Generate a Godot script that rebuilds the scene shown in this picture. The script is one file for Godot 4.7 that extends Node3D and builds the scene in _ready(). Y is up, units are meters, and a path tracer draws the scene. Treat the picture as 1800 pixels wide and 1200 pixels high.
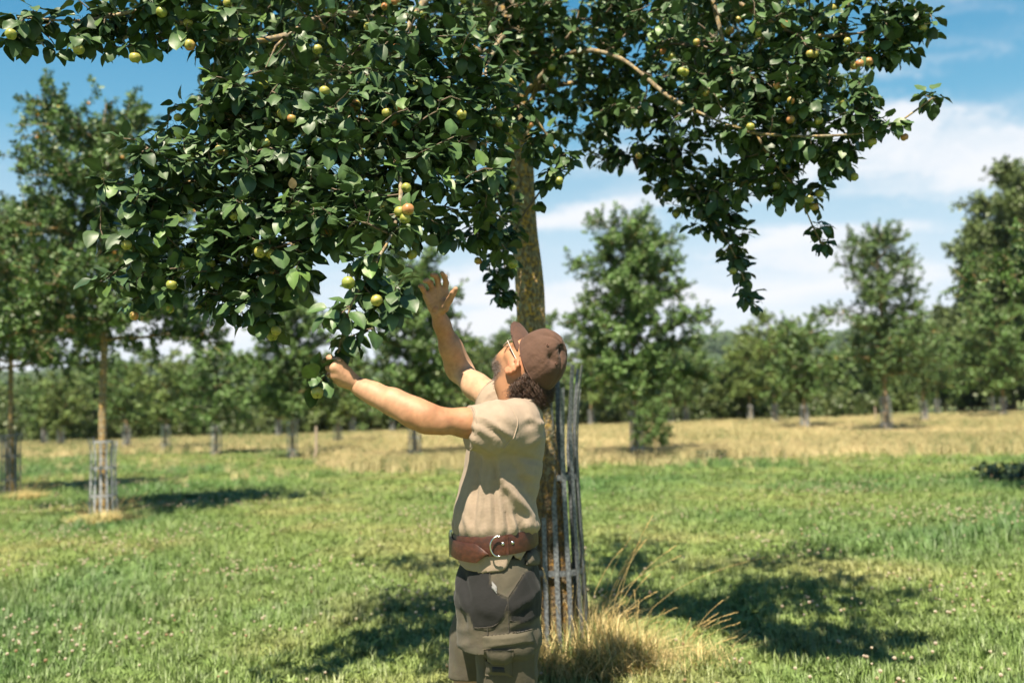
extends Node3D

const FOC := 1750.0
const EYE := 1.43
const PITCH := 3.86
const ROLL := -1.78
const SUN_TO := Vector3(-0.15, 0.866, 0.476)

var cam_basis: Basis
var taken := {}
var rng := RandomNumberGenerator.new()
var noise := FastNoiseLite.new()
var M := {}


# ------------------------------------------------------------------ mesh builder
class MB:
	var v := PackedVector3Array()
	var n := PackedVector3Array()
	var c := PackedColorArray()
	var uv := PackedVector2Array()
	var ix := PackedInt32Array()
	func vert(p: Vector3, nm := Vector3.ZERO, col := Color.WHITE, t := Vector2.ZERO) -> int:
		v.append(p)
		n.append(nm)
		c.append(col)
		uv.append(t)
		return v.size() - 1
	func tri(a: int, b: int, d: int) -> void:
		var g := (v[d] - v[a]).cross(v[b] - v[a])
		if g.dot(n[a] + n[b] + n[d]) < 0.0:
			ix.append_array(PackedInt32Array([a, d, b]))
		else:
			ix.append_array(PackedInt32Array([a, b, d]))
	func quad(a: int, b: int, d: int, e: int) -> void:
		tri(a, b, d)
		tri(a, d, e)
	func smooth() -> void:
		var m := PackedVector3Array()
		m.resize(v.size())
		for i in range(0, ix.size(), 3):
			var g := (v[ix[i + 2]] - v[ix[i]]).cross(v[ix[i + 1]] - v[ix[i]])
			m[ix[i]] += g
			m[ix[i + 1]] += g
			m[ix[i + 2]] += g
		for i in m.size():
			n[i] = m[i].normalized() if m[i].length_squared() > 1e-24 else Vector3.UP
	func box(ctr: Vector3, b: Basis, half: Vector3, col := Color.WHITE) -> void:
		for ax in 3:
			for s in [-1.0, 1.0]:
				var nn: Vector3 = b[ax] * s
				var u: Vector3 = b[(ax + 1) % 3] * half[(ax + 1) % 3]
				var w: Vector3 = b[(ax + 2) % 3] * half[(ax + 2) % 3]
				var q := ctr + nn * half[ax]
				var a := vert(q - u - w, nn, col)
				vert(q + u - w, nn, col)
				vert(q + u + w, nn, col)
				vert(q - u + w, nn, col)
				quad(a, a + 1, a + 2, a + 3)
	func tube(p: PackedVector3Array, r: PackedFloat32Array, sides := 6, col := Color.WHITE, caps := true) -> void:
		var ref := Vector3.UP
		var t0 := (p[1] - p[0]).normalized()
		if absf(t0.y) > 0.9:
			ref = Vector3.RIGHT
		var x := t0.cross(ref).normalized()
		var first := v.size()
		for i in p.size():
			var t := (p[mini(i + 1, p.size() - 1)] - p[maxi(i - 1, 0)]).normalized()
			x = (x - t * x.dot(t)).normalized()
			var y := t.cross(x)
			for k in sides:
				var a := TAU * k / sides
				var d := x * cos(a) + y * sin(a)
				vert(p[i] + d * r[i], d, col, Vector2(float(k) / sides, i))
		for i in p.size() - 1:
			for k in sides:
				var a := first + i * sides + k
				var b := first + i * sides + (k + 1) % sides
				quad(a, b, b + sides, a + sides)
		if caps:
			for e in [0, p.size() - 1]:
				var t := (p[1] - p[0]) * -1.0 if e == 0 else p[e] - p[e - 1]
				t = t.normalized()
				var ctr := vert(p[e] + t * r[e] * 0.5, t, col)
				var st := first + int(e) * sides
				for k in sides:
					tri(ctr, st + k, st + (k + 1) % sides)
	func seg(a: Vector3, b: Vector3, ra: float, rb: float, sides := 4, col := Color.WHITE) -> void:
		tube(PackedVector3Array([a, b]), PackedFloat32Array([ra, rb]), sides, col, false)
	func ball(ctr: Vector3, b: Basis, rad: Vector3, rings := 6, sides := 8, col := Color.WHITE) -> void:
		var first := v.size()
		for i in rings + 1:
			var th := PI * i / rings
			for k in sides:
				var ph := TAU * k / sides
				var d := Vector3(sin(th) * cos(ph), cos(th), sin(th) * sin(ph))
				vert(ctr + b * (d * rad), (b * (d / rad)).normalized(), col)
		for i in rings:
			for k in sides:
				var a := first + i * sides + k
				var e := first + i * sides + (k + 1) % sides
				quad(a, e, e + sides, a + sides)
	func mesh() -> ArrayMesh:
		var arr := []
		arr.resize(Mesh.ARRAY_MAX)
		arr[Mesh.ARRAY_VERTEX] = v
		arr[Mesh.ARRAY_NORMAL] = n
		arr[Mesh.ARRAY_COLOR] = c
		arr[Mesh.ARRAY_TEX_UV] = uv
		arr[Mesh.ARRAY_INDEX] = ix
		var m := ArrayMesh.new()
		m.add_surface_from_arrays(Mesh.PRIMITIVE_TRIANGLES, arr)
		return m


# ------------------------------------------------------------------ distance field + surface nets
class Field:
	var o: Vector3
	var h: float
	var nx: int
	var ny: int
	var nz: int
	var k: float
	var s := PackedFloat32Array()
	var f := PackedFloat32Array()
	func _init(lo: Vector3, hi: Vector3, cell: float, kk: float) -> void:
		o = lo
		h = cell
		k = kk
		nx = int(ceil((hi.x - lo.x) / h)) + 1
		ny = int(ceil((hi.y - lo.y) / h)) + 1
		nz = int(ceil((hi.z - lo.z) / h)) + 1
		s.resize(nx * ny * nz)
	func rng_of(lo: Vector3, hi: Vector3) -> Array:
		var pad := Vector3.ONE * (4.5 / k + h)
		var a := ((lo - pad - o) / h).floor()
		var b := ((hi + pad - o) / h).ceil()
		return [maxi(0, int(a.x)), mini(nx - 1, int(b.x)), maxi(0, int(a.y)), mini(ny - 1, int(b.y)), maxi(0, int(a.z)), mini(nz - 1, int(b.z))]
	func cap(a: Vector3, b: Vector3, ra: float, rb: float) -> void:
		var R := Vector3.ONE * maxf(ra, rb)
		var g := rng_of(a.min(b) - R, a.max(b) + R)
		var ab := b - a
		var inv := 1.0 / maxf(ab.length_squared(), 1e-9)
		for z in range(g[4], g[5] + 1):
			for y in range(g[2], g[3] + 1):
				var row := (z * ny + y) * nx
				var p := o + Vector3(g[0], y, z) * h - a
				for x in range(g[0], g[1] + 1):
					var t := clampf(p.dot(ab) * inv, 0.0, 1.0)
					s[row + x] += exp(-k * ((p - ab * t).length() - ra - (rb - ra) * t))
					p.x += h
	func chain(pts: Array, rs: Array) -> void:
		for i in pts.size() - 1:
			cap(pts[i], pts[i + 1], rs[i], rs[i + 1])
	func ell(ctr: Vector3, b: Basis, rad: Vector3) -> void:
		var R := Vector3.ONE * maxf(rad.x, maxf(rad.y, rad.z))
		var g := rng_of(ctr - R, ctr + R)
		var bi := b.transposed()
		var r2 := rad * rad
		for z in range(g[4], g[5] + 1):
			for y in range(g[2], g[3] + 1):
				var row := (z * ny + y) * nx
				for x in range(g[0], g[1] + 1):
					var q := bi * (o + Vector3(x, y, z) * h - ctr)
					var k0 := (q / rad).length()
					var k1 := (q / r2).length()
					var d := k0 * (k0 - 1.0) / maxf(k1, 1e-6)
					s[row + x] += exp(-k * d)
	# upright stack of ellipses: each slice is [y, x, z, half along x, half along z]
	func stack(sl: Array, low: Callable, top: float) -> void:
		var lo := Vector3(9, 9, 9)
		var hi := Vector3(-9, -9, -9)
		for q in sl:
			lo = lo.min(Vector3(q[1] - q[3], q[0], q[2] - q[4]))
			hi = hi.max(Vector3(q[1] + q[3], q[0], q[2] + q[4]))
		var g := rng_of(lo, hi)
		for y in range(g[2], g[3] + 1):
			var py := o.y + y * h
			var i := 0
			while i < sl.size() - 2 and sl[i + 1][0] < py:
				i += 1
			var t := clampf((py - sl[i][0]) / (sl[i + 1][0] - sl[i][0]), 0.0, 1.0)
			t = t * t * (3.0 - 2.0 * t) * 0.4 + t * 0.6
			var cx := lerpf(sl[i][1], sl[i + 1][1], t)
			var cz := lerpf(sl[i][2], sl[i + 1][2], t)
			var ra := lerpf(sl[i][3], sl[i + 1][3], t)
			var rb := lerpf(sl[i][4], sl[i + 1][4], t)
			for z in range(g[4], g[5] + 1):
				var dz := (o.z + z * h - cz) / rb
				var row := (z * ny + y) * nx
				for x in range(g[0], g[1] + 1):
					var px := o.x + x * h
					var dx := (px - cx) / ra
					var q := pow(pow(absf(dx), 2.3) + pow(absf(dz), 2.3), 1.0 / 2.3)
					var d := (q - 1.0) * minf(ra, rb)
					d = maxf(d, maxf(low.call(px, o.z + z * h) - py, py - top))
					s[row + x] += exp(-k * d)
	func done() -> void:
		f.resize(s.size())
		for i in s.size():
			f[i] = -log(maxf(s[i], 1e-14)) / k
	func value(p: Vector3) -> float:
		var q := (p - o) / h
		var x := clampi(int(q.x), 0, nx - 2)
		var y := clampi(int(q.y), 0, ny - 2)
		var z := clampi(int(q.z), 0, nz - 2)
		var a := clampf(q.x - x, 0, 1)
		var b := clampf(q.y - y, 0, 1)
		var c := clampf(q.z - z, 0, 1)
		var i := (z * ny + y) * nx + x
		var j := i + nx * ny
		var e0 := lerpf(lerpf(f[i], f[i + 1], a), lerpf(f[i + nx], f[i + nx + 1], a), b)
		var e1 := lerpf(lerpf(f[j], f[j + 1], a), lerpf(f[j + nx], f[j + nx + 1], a), b)
		return lerpf(e0, e1, c)
	func grad(p: Vector3) -> Vector3:
		var e := h
		return Vector3(value(p + Vector3(e, 0, 0)) - value(p - Vector3(e, 0, 0)), value(p + Vector3(0, e, 0)) - value(p - Vector3(0, e, 0)), value(p + Vector3(0, 0, e)) - value(p - Vector3(0, 0, e))).normalized()
	# first point outside, going from inside along dir
	func hit(from: Vector3, dir: Vector3, far: float) -> Vector3:
		var t := far
		while t > 0.0 and value(from + dir * t) > 0.0:
			t -= 0.004
		var lo := t
		var hi := t + 0.004
		for i in 5:
			var m := (lo + hi) * 0.5
			if value(from + dir * m) > 0.0:
				hi = m
			else:
				lo = m
		return from + dir * lo
	func nets(m: MB, paint: Callable) -> void:
		var inside := PackedByteArray()
		inside.resize(f.size())
		for i in f.size():
			inside[i] = 1 if f[i] < 0.0 else 0
		var id := PackedInt32Array()
		id.resize(f.size())
		id.fill(-1)
		var sl := nx * ny
		for z in nz - 1:
			for y in ny - 1:
				var i := (z * ny + y) * nx
				for x in nx - 1:
					var t := inside[i] + inside[i + 1] + inside[i + nx] + inside[i + nx + 1] + inside[i + sl] + inside[i + sl + 1] + inside[i + sl + nx] + inside[i + sl + nx + 1]
					if t != 0 and t != 8:
						var acc := Vector3.ZERO
						var cnt := 0
						for e in 12:
							var ax := e >> 2
							var b0 := e & 1
							var b1 := (e >> 1) & 1
							var q := Vector3(0, b0, b1) if ax == 0 else (Vector3(b0, 0, b1) if ax == 1 else Vector3(b0, b1, 0))
							var ia := i + int(q.x) + int(q.y) * nx + int(q.z) * sl
							var ib := ia + (1 if ax == 0 else (nx if ax == 1 else sl))
							if inside[ia] != inside[ib]:
								var u := f[ia] / (f[ia] - f[ib])
								q[ax] += u
								acc += q
								cnt += 1
						var p := o + (Vector3(x, y, z) + acc / cnt) * h
						var nm := grad(p)
						id[i] = m.vert(p, nm, paint.call(p, nm))
					i += 1
		for z in range(1, nz - 1):
			for y in range(1, ny - 1):
				var i := (z * ny + y) * nx + 1
				for x in range(1, nx - 1):
					if inside[i] != inside[i + 1] and id[i] >= 0 and id[i - nx] >= 0 and id[i - nx - sl] >= 0 and id[i - sl] >= 0:
						m.quad(id[i], id[i - nx], id[i - nx - sl], id[i - sl])
					if inside[i] != inside[i + nx] and id[i] >= 0 and id[i - 1] >= 0 and id[i - 1 - sl] >= 0 and id[i - sl] >= 0:
						m.quad(id[i], id[i - 1], id[i - 1 - sl], id[i - sl])
					if inside[i] != inside[i + sl] and id[i] >= 0 and id[i - 1] >= 0 and id[i - 1 - nx] >= 0 and id[i - nx] >= 0:
						m.quad(id[i], id[i - 1], id[i - 1 - nx], id[i - nx])
					i += 1


# ------------------------------------------------------------------ a branch skeleton
class Skel:
	var p := PackedVector3Array()
	var par := PackedInt32Array()
	var cnt := PackedFloat32Array()
	var own := PackedByteArray()
	func add(q: Vector3, parent: int, limb := 0) -> int:
		p.append(q)
		par.append(parent)
		own.append(limb)
		return p.size() - 1
	func nearest(q: Vector3) -> int:
		var best := 0
		var bd := 1e9
		for i in p.size():
			var d := p[i].distance_squared_to(q)
			if d < bd:
				bd = d
				best = i
		return best
	func finish() -> void:
		cnt.resize(p.size())
		cnt.fill(0.0)
		for i in range(p.size() - 1, 0, -1):
			if cnt[i] == 0.0:
				cnt[i] = 1.0
			if par[i] >= 0:
				cnt[par[i]] += cnt[i]


# ------------------------------------------------------------------ naming and tagging
func numbered(called: String) -> String:
	var k: int = taken.get(called, -1) + 1
	taken[called] = k
	return called if k == 0 else "%s_%03d" % [called, k]

func tag(o: Node, label: String, category: String, group := "", kind := "") -> Node:
	o.set_meta("label", label)
	o.set_meta("category", category)
	if group != "":
		o.set_meta("group", group)
	if kind != "":
		o.set_meta("kind", kind)
	return o

func thing(called: String, where := Vector3.ZERO, turn := 0.0) -> Node3D:
	var o := Node3D.new()
	o.name = numbered(called)
	add_child(o)
	o.position = where
	o.rotation.y = turn
	return o

func put(called: String, mesh: Mesh, mat: Material, parent: Node = null, where := Vector3.ZERO) -> MeshInstance3D:
	var o := MeshInstance3D.new()
	o.mesh = mesh
	o.material_override = mat
	if parent == null:
		o.name = numbered(called)
		add_child(o)
	else:
		o.name = called
		parent.add_child(o, true)
	o.position = where
	return o

func scatter(called: String, mesh: Mesh, mat: Material, where: Array[Transform3D], tint: PackedColorArray, parent: Node = null) -> MultiMeshInstance3D:
	var mm := MultiMesh.new()
	mm.transform_format = MultiMesh.TRANSFORM_3D
	mm.use_colors = true
	mm.mesh = mesh
	mm.instance_count = where.size()
	for i in where.size():
		mm.set_instance_transform(i, where[i])
		mm.set_instance_color(i, tint[i])
	var o := MultiMeshInstance3D.new()
	o.multimesh = mm
	o.material_override = mat
	o.set_meta("kind", "stuff")
	if parent == null:
		o.name = numbered(called)
		add_child(o)
	else:
		o.name = called
		parent.add_child(o, true)
	return o

func at(px: float, py: float, d: float) -> Vector3:
	return Vector3(0, EYE, 0) + cam_basis * Vector3((px - 900.0) / FOC * d, (600.0 - py) / FOC * d, -d)

func gp(px: float, py: float) -> Vector3:
	var r := cam_basis * Vector3((px - 900.0) / FOC, (600.0 - py) / FOC, -1.0)
	return Vector3(0, EYE, 0) + r * (-EYE / r.y)

func curve(pts: Array, step: float) -> PackedVector3Array:
	var out := PackedVector3Array()
	for i in pts.size() - 1:
		var a: Vector3 = pts[maxi(i - 1, 0)]
		var b: Vector3 = pts[i]
		var c: Vector3 = pts[i + 1]
		var d: Vector3 = pts[mini(i + 2, pts.size() - 1)]
		var k := maxi(1, int(round(b.distance_to(c) / step)))
		for j in k:
			out.append(b.cubic_interpolate(c, a, d, float(j) / k))
	out.append(pts[-1])
	return out

func lin(r: float, g: float, b: float) -> Color:
	return Color(r, g, b)

func mat(rough: float, albedo := Color.WHITE, vcol := false) -> StandardMaterial3D:
	var m := StandardMaterial3D.new()
	m.albedo_color = albedo.linear_to_srgb()
	m.roughness = rough
	m.vertex_color_use_as_albedo = vcol
	m.cull_mode = BaseMaterial3D.CULL_DISABLED
	return m

func noise_tex(freq: float, size: int, oct: int, a: Color, b: Color, sd: int, normal := false, kind := FastNoiseLite.TYPE_SIMPLEX_SMOOTH) -> NoiseTexture2D:
	var nz := FastNoiseLite.new()
	nz.seed = sd
	nz.noise_type = kind
	nz.frequency = freq
	nz.fractal_octaves = oct
	var t := NoiseTexture2D.new()
	t.width = size
	t.height = size
	t.seamless = true
	t.noise = nz
	if normal:
		t.as_normal_map = true
		t.bump_strength = 6.0
	else:
		var g := Gradient.new()
		g.set_color(0, a)
		g.set_color(1, b)
		t.color_ramp = g
	return t

func tri_map(m: StandardMaterial3D, scale: float, world := false) -> void:
	m.uv1_triplanar = true
	m.uv1_world_triplanar = world
	m.uv1_scale = Vector3.ONE * scale


# ------------------------------------------------------------------ camera, sky, sun
func camera_and_light() -> void:
	cam_basis = Basis(Vector3.RIGHT, deg_to_rad(PITCH)) * Basis(Vector3.BACK, deg_to_rad(ROLL))
	var cam := Camera3D.new()
	cam.name = "camera"
	var attr := CameraAttributesPhysical.new()
	attr.frustum_focal_length = 35.0
	attr.frustum_focus_distance = 3.15
	attr.exposure_aperture = 2.4
	attr.frustum_far = 4000.0
	attr.frustum_near = 0.05
	cam.attributes = attr
	cam.fov = rad_to_deg(2.0 * atan(600.0 / FOC))
	cam.far = 4000.0
	cam.near = 0.05
	cam.transform = Transform3D(cam_basis, Vector3(0, EYE, 0))
	add_child(cam)
	cam.current = true

	var sun := DirectionalLight3D.new()
	sun.name = "sun"
	sun.light_energy = 1.6
	sun.light_color = Color(1.0, 0.945, 0.86)
	sun.light_angular_distance = 0.5
	sun.shadow_enabled = true
	sun.basis = Basis.looking_at(-SUN_TO.normalized(), Vector3.UP)
	add_child(sun)

	var env := Environment.new()
	env.background_mode = Environment.BG_SKY
	env.tonemap_mode = Environment.TONE_MAPPER_LINEAR
	env.tonemap_exposure = 2.55
	env.sdfgi_enabled = true
	env.ssao_enabled = true
	env.ssil_enabled = true
	env.fog_enabled = true
	env.fog_density = 0.00008
	env.fog_light_color = Color(0.80, 0.88, 0.96)
	var sky := Sky.new()
	var pm := PanoramaSkyMaterial.new()
	pm.panorama = sky_picture()
	sky.sky_material = pm
	env.sky = sky
	var we := WorldEnvironment.new()
	we.name = "world"
	we.environment = env
	add_child(we)

func sky_picture() -> ImageTexture:
	var w := 2048
	var hh := 1024
	var img := Image.create_empty(w, hh, false, Image.FORMAT_RGBF)
	var n1 := FastNoiseLite.new()
	n1.seed = 11
	n1.noise_type = FastNoiseLite.TYPE_SIMPLEX_SMOOTH
	n1.frequency = 0.75
	n1.fractal_octaves = 5
	n1.fractal_gain = 0.52
	n1.domain_warp_enabled = true
	n1.domain_warp_amplitude = 0.9
	n1.domain_warp_frequency = 0.5
	var cs := [[0.0, Color(0.37, 0.39, 0.41)], [5.0, Color(0.33, 0.365, 0.40)], [10.0, Color(0.21, 0.295, 0.355)], [16.0, Color(0.075, 0.195, 0.288)], [23.0, Color(0.026, 0.125, 0.228)], [45.0, Color(0.015, 0.075, 0.165)], [90.0, Color(0.013, 0.053, 0.13)]]
	for j in hh:
		var el := 90.0 - (j + 0.5) / hh * 180.0
		var e := maxf(el, 0.0)
		var i := 0
		while i < cs.size() - 2 and cs[i + 1][0] < e:
			i += 1
		var base: Color = cs[i][1].lerp(cs[i + 1][1], clampf((e - cs[i][0]) / (cs[i + 1][0] - cs[i][0]), 0, 1))
		if el < -2.0:
			img.fill_rect(Rect2i(0, j, w, hh - j), base * 0.5)
			break
		var sy := sin(deg_to_rad(e))
		var cy := cos(deg_to_rad(e))
		var k := 1.0 / (sy + 0.16)
		# more cloud low down, thin streaks above
		var cover := lerpf(0.18, -0.20, smoothstep(2.0, 20.0, e))
		for x in w:
			var az := (x + 0.5) / w * TAU
			if az > PI:
				az -= TAU
			var q := Vector2(sin(az) * cy * k * 1.15 + cos(az) * cy * k * 0.25, -cos(az) * cy * k * 1.9)
			var c := n1.get_noise_2d(q.x + 3.1, q.y + 8.3)
			var band := 0.17 * exp(-pow((az - 0.40) / 0.26, 2.0)) * exp(-pow((e - 12.0 - (az - 0.38) * 14.0) / 3.2, 2.0))
			var a := smoothstep(-0.10, 0.55, c + cover + band * 1.6 - 0.45 * smoothstep(0.1, -0.3, az) * smoothstep(5.0, 12.0, e))
			img.set_pixel(x, j, base.lerp(Color(0.385, 0.390, 0.405), a * 0.92))
	return ImageTexture.create_from_image(img)


# ------------------------------------------------------------------ materials
func materials() -> void:
	M.leaf = mat(0.46, Color.WHITE, true)
	M.leaf.metallic_specular = 0.45
	M.leaf.backlight_enabled = true
	M.leaf.backlight = Color(0.28, 0.28, 0.28)
	M.far_leaf = mat(0.5, Color.WHITE, true)
	M.far_leaf.backlight_enabled = true
	M.far_leaf.backlight = Color(0.5, 0.5, 0.5)
	M.grass = mat(0.5, Color.WHITE, true)
	M.grass.backlight_enabled = true
	M.grass.backlight = Color(0.6, 0.6, 0.6)
	M.straw = mat(0.6, Color.WHITE, true)
	M.straw.backlight_enabled = true
	M.straw.backlight = Color(0.4, 0.4, 0.4)
	M.petal = mat(0.8, Color.WHITE, true)
	M.apple = mat(0.42, Color.WHITE, true)
	M.apple.subsurf_scatter_enabled = true
	M.apple.subsurf_scatter_strength = 0.1
	M.twig = mat(0.85, Color(0.14, 0.105, 0.07))
	var bark := mat(0.92)
	bark.albedo_texture = bark_tex(5, -0.02)
	bark.heightmap_enabled = true
	bark.heightmap_scale = 0.9
	bark.heightmap_texture = noise_tex(0.03, 512, 5, Color.BLACK, Color.WHITE, 9)
	tri_map(bark, 2.6)
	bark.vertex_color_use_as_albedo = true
	M.bark = bark
	var fb := mat(0.95)
	fb.albedo_texture = bark_tex(8, -0.05)
	tri_map(fb, 2.0)
	M.far_bark = fb
	var lb := mat(0.92)
	lb.albedo_texture = bark_tex(8, -0.45)
	tri_map(lb, 3.0)
	M.limb = lb
	var steel := mat(0.5, Color(0.52, 0.535, 0.54))
	steel.metallic = 0.1
	steel.albedo_texture = noise_tex(0.02, 256, 4, Color(0.55, 0.56, 0.57), Color(1, 1, 1), 21)
	steel.roughness_texture = noise_tex(0.03, 256, 3, Color(0.5, 0.5, 0.5), Color(1, 1, 1), 22)
	tri_map(steel, 4.0)
	M.steel = steel
	var old := mat(0.5, Color(0.27, 0.29, 0.30))
	old.metallic = 0.25
	old.albedo_texture = noise_tex(0.03, 256, 5, Color(0.42, 0.43, 0.44), Color(1, 1, 1), 24)
	tri_map(old, 5.0)
	M.old_steel = old
	var soil := mat(0.95)
	soil.albedo_texture = noise_tex(0.012, 1024, 5, Color(0.20, 0.25, 0.10), Color(0.36, 0.40, 0.17), 31)
	tri_map(soil, 0.16, true)
	M.soil = soil

func bark_tex(sd: int, lichen: float) -> ImageTexture:
	var n := 512
	var img := Image.create_empty(n, n, false, Image.FORMAT_RGB8)
	var a := FastNoiseLite.new()
	a.seed = sd
	a.frequency = 0.03
	a.fractal_octaves = 5
	var b := FastNoiseLite.new()
	b.seed = sd + 40
	b.frequency = 0.016
	b.fractal_octaves = 4
	for y in n:
		for x in n:
			# blend over the edges so that the picture tiles
			var fx := smoothstep(0.8, 1.0, float(x) / n)
			var u := lerpf(a.get_noise_2d(x, y * 0.55), a.get_noise_2d(x - n, y * 0.55), fx)
			var w := lerpf(b.get_noise_2d(x, y), b.get_noise_2d(x - n, y), fx)
			var g := clampf(0.5 + u * 0.9, 0, 1)
			var col := Color(0.30, 0.255, 0.195).lerp(Color(0.64, 0.585, 0.48), g)
			var l := smoothstep(0.05, 0.30, w * 0.8 + u * 0.6 + lichen * 0.35)
			col = col.lerp(Color(0.74, 0.58, 0.23), l * 0.75)
			var gr := smoothstep(0.15, 0.4, -w + u * 0.5)
			col = col.lerp(Color(0.56, 0.57, 0.48), gr * 0.7)
			img.set_pixel(x, y, col)
	return ImageTexture.create_from_image(img)


# ------------------------------------------------------------------ leaves, apples
# one apple leaf: length 1 along +y with its stalk, face towards +z
func leaf_mesh(fold: float, curl: float, wave: float, sd: int, wide := 0.33, tint := Color.WHITE) -> ArrayMesh:
	var m := MB.new()
	var r := RandomNumberGenerator.new()
	r.seed = sd
	var ph := r.randf() * TAU
	var side := r.randf_range(-0.06, 0.06)
	var rows := 7
	var st := 0.22
	for i in rows + 1:
		var t := float(i) / rows
		var y := st + (1.0 - st) * t
		var w := wide * pow(sin(PI * pow(t, 0.82)), 0.72) if i > 0 and i < rows else 0.004
		var mid := Vector3(side * t * t, y, -curl * t * t + 0.03 * t)
		for k in 5:
			var q := (k - 2) * 0.5
			var x := w * q
			var z := fold * absf(x) * (1.0 - 0.3 * t) + wave * sin(t * 9.0 + ph + q * 2.2) * absf(q) * w
			z -= 0.35 * fold * x * x / maxf(wide, 0.01)
			var vein := 1.3 if k == 2 else (0.93 if (i + k) % 2 == 0 else 1.06)
			m.vert(mid + Vector3(x * (1.0 - 0.12 * absf(fold)), 0, z), Vector3(0, 0, 1), Color(tint.r * vein, tint.g * vein, tint.b * vein))
	for i in rows:
		for k in 4:
			var a := i * 5 + k
			m.quad(a, a + 1, a + 6, a + 5)
	m.smooth()
	var pc := Color(tint.r * 1.5, tint.g * 1.35, tint.b * 1.2)
	m.tube(PackedVector3Array([Vector3(0, 0, 0.0), Vector3(0, st * 0.6, 0.012), Vector3(0, st + 0.02, 0.0)]), PackedFloat32Array([0.013, 0.011, 0.01]), 3, pc, false)
	return m.mesh()

func apple_mesh(kind: int) -> ArrayMesh:
	var m := MB.new()
	var rings := 14
	var sides := 18
	var nz := FastNoiseLite.new()
	nz.seed = 60 + kind
	nz.frequency = 1.6
	for i in rings + 1:
		var th := PI * i / rings
		for k in sides:
			var ph := TAU * k / sides
			var rad := 0.5 * (1.0 + 0.05 * sin(ph * 5.0) * (1.0 if i > rings / 2 else 0.3))
			rad *= 1.0 - 0.16 * pow(maxf(0.0, cos(th)), 14.0) * 2.2 - 0.16 * pow(maxf(0.0, -cos(th)), 12.0) * 2.0
			var p := Vector3(sin(th) * cos(ph) * rad, cos(th) * rad * 0.9, sin(th) * sin(ph) * rad)
			p.x *= 1.0 - 0.08 * (0.5 - p.y)
			p.z *= 1.0 - 0.08 * (0.5 - p.y)
			var g := nz.get_noise_3d(p.x * 2.0, p.y * 2.0, p.z * 2.0)
			var green := Color(0.21, 0.26, 0.045)
			var yel := Color(0.40, 0.335, 0.085)
			var red := Color(0.42, 0.18, 0.075)
			var col := green.lerp(yel, clampf(0.5 + g + 0.28 * (kind - 1), 0, 1))
			if kind == 2:
				col = col.lerp(red, clampf(0.5 + p.x * 1.4 + g * 0.6, 0, 0.9))
			if th > PI * 0.955:
				col = Color(0.05, 0.035, 0.02)
			if th < PI * 0.08:
				col = Color(0.20, 0.15, 0.06)
			m.vert(p, p.normalized(), col)
	for i in rings:
		for k in sides:
			var a := i * sides + k
			var b := i * sides + (k + 1) % sides
			m.quad(a, b, b + sides, a + sides)
	m.smooth()
	m.tube(PackedVector3Array([Vector3(0, 0.30, 0), Vector3(0.02, 0.5, 0.01), Vector3(0.06, 0.78, 0.02)]), PackedFloat32Array([0.03, 0.025, 0.03]), 5, Color(0.12, 0.085, 0.04))
	return m.mesh()

func axis_basis(y: Vector3, zhint: Vector3) -> Basis:
	y = y.normalized()
	var x := y.cross(zhint)
	if x.length_squared() < 1e-6:
		x = y.cross(Vector3.RIGHT)
	x = x.normalized()
	return Basis(x, y, x.cross(y))

func rdir() -> Vector3:
	var z := rng.randf_range(-1, 1)
	var a := rng.randf() * TAU
	var s := sqrt(1.0 - z * z)
	return Vector3(s * cos(a), z, s * sin(a))


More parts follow.
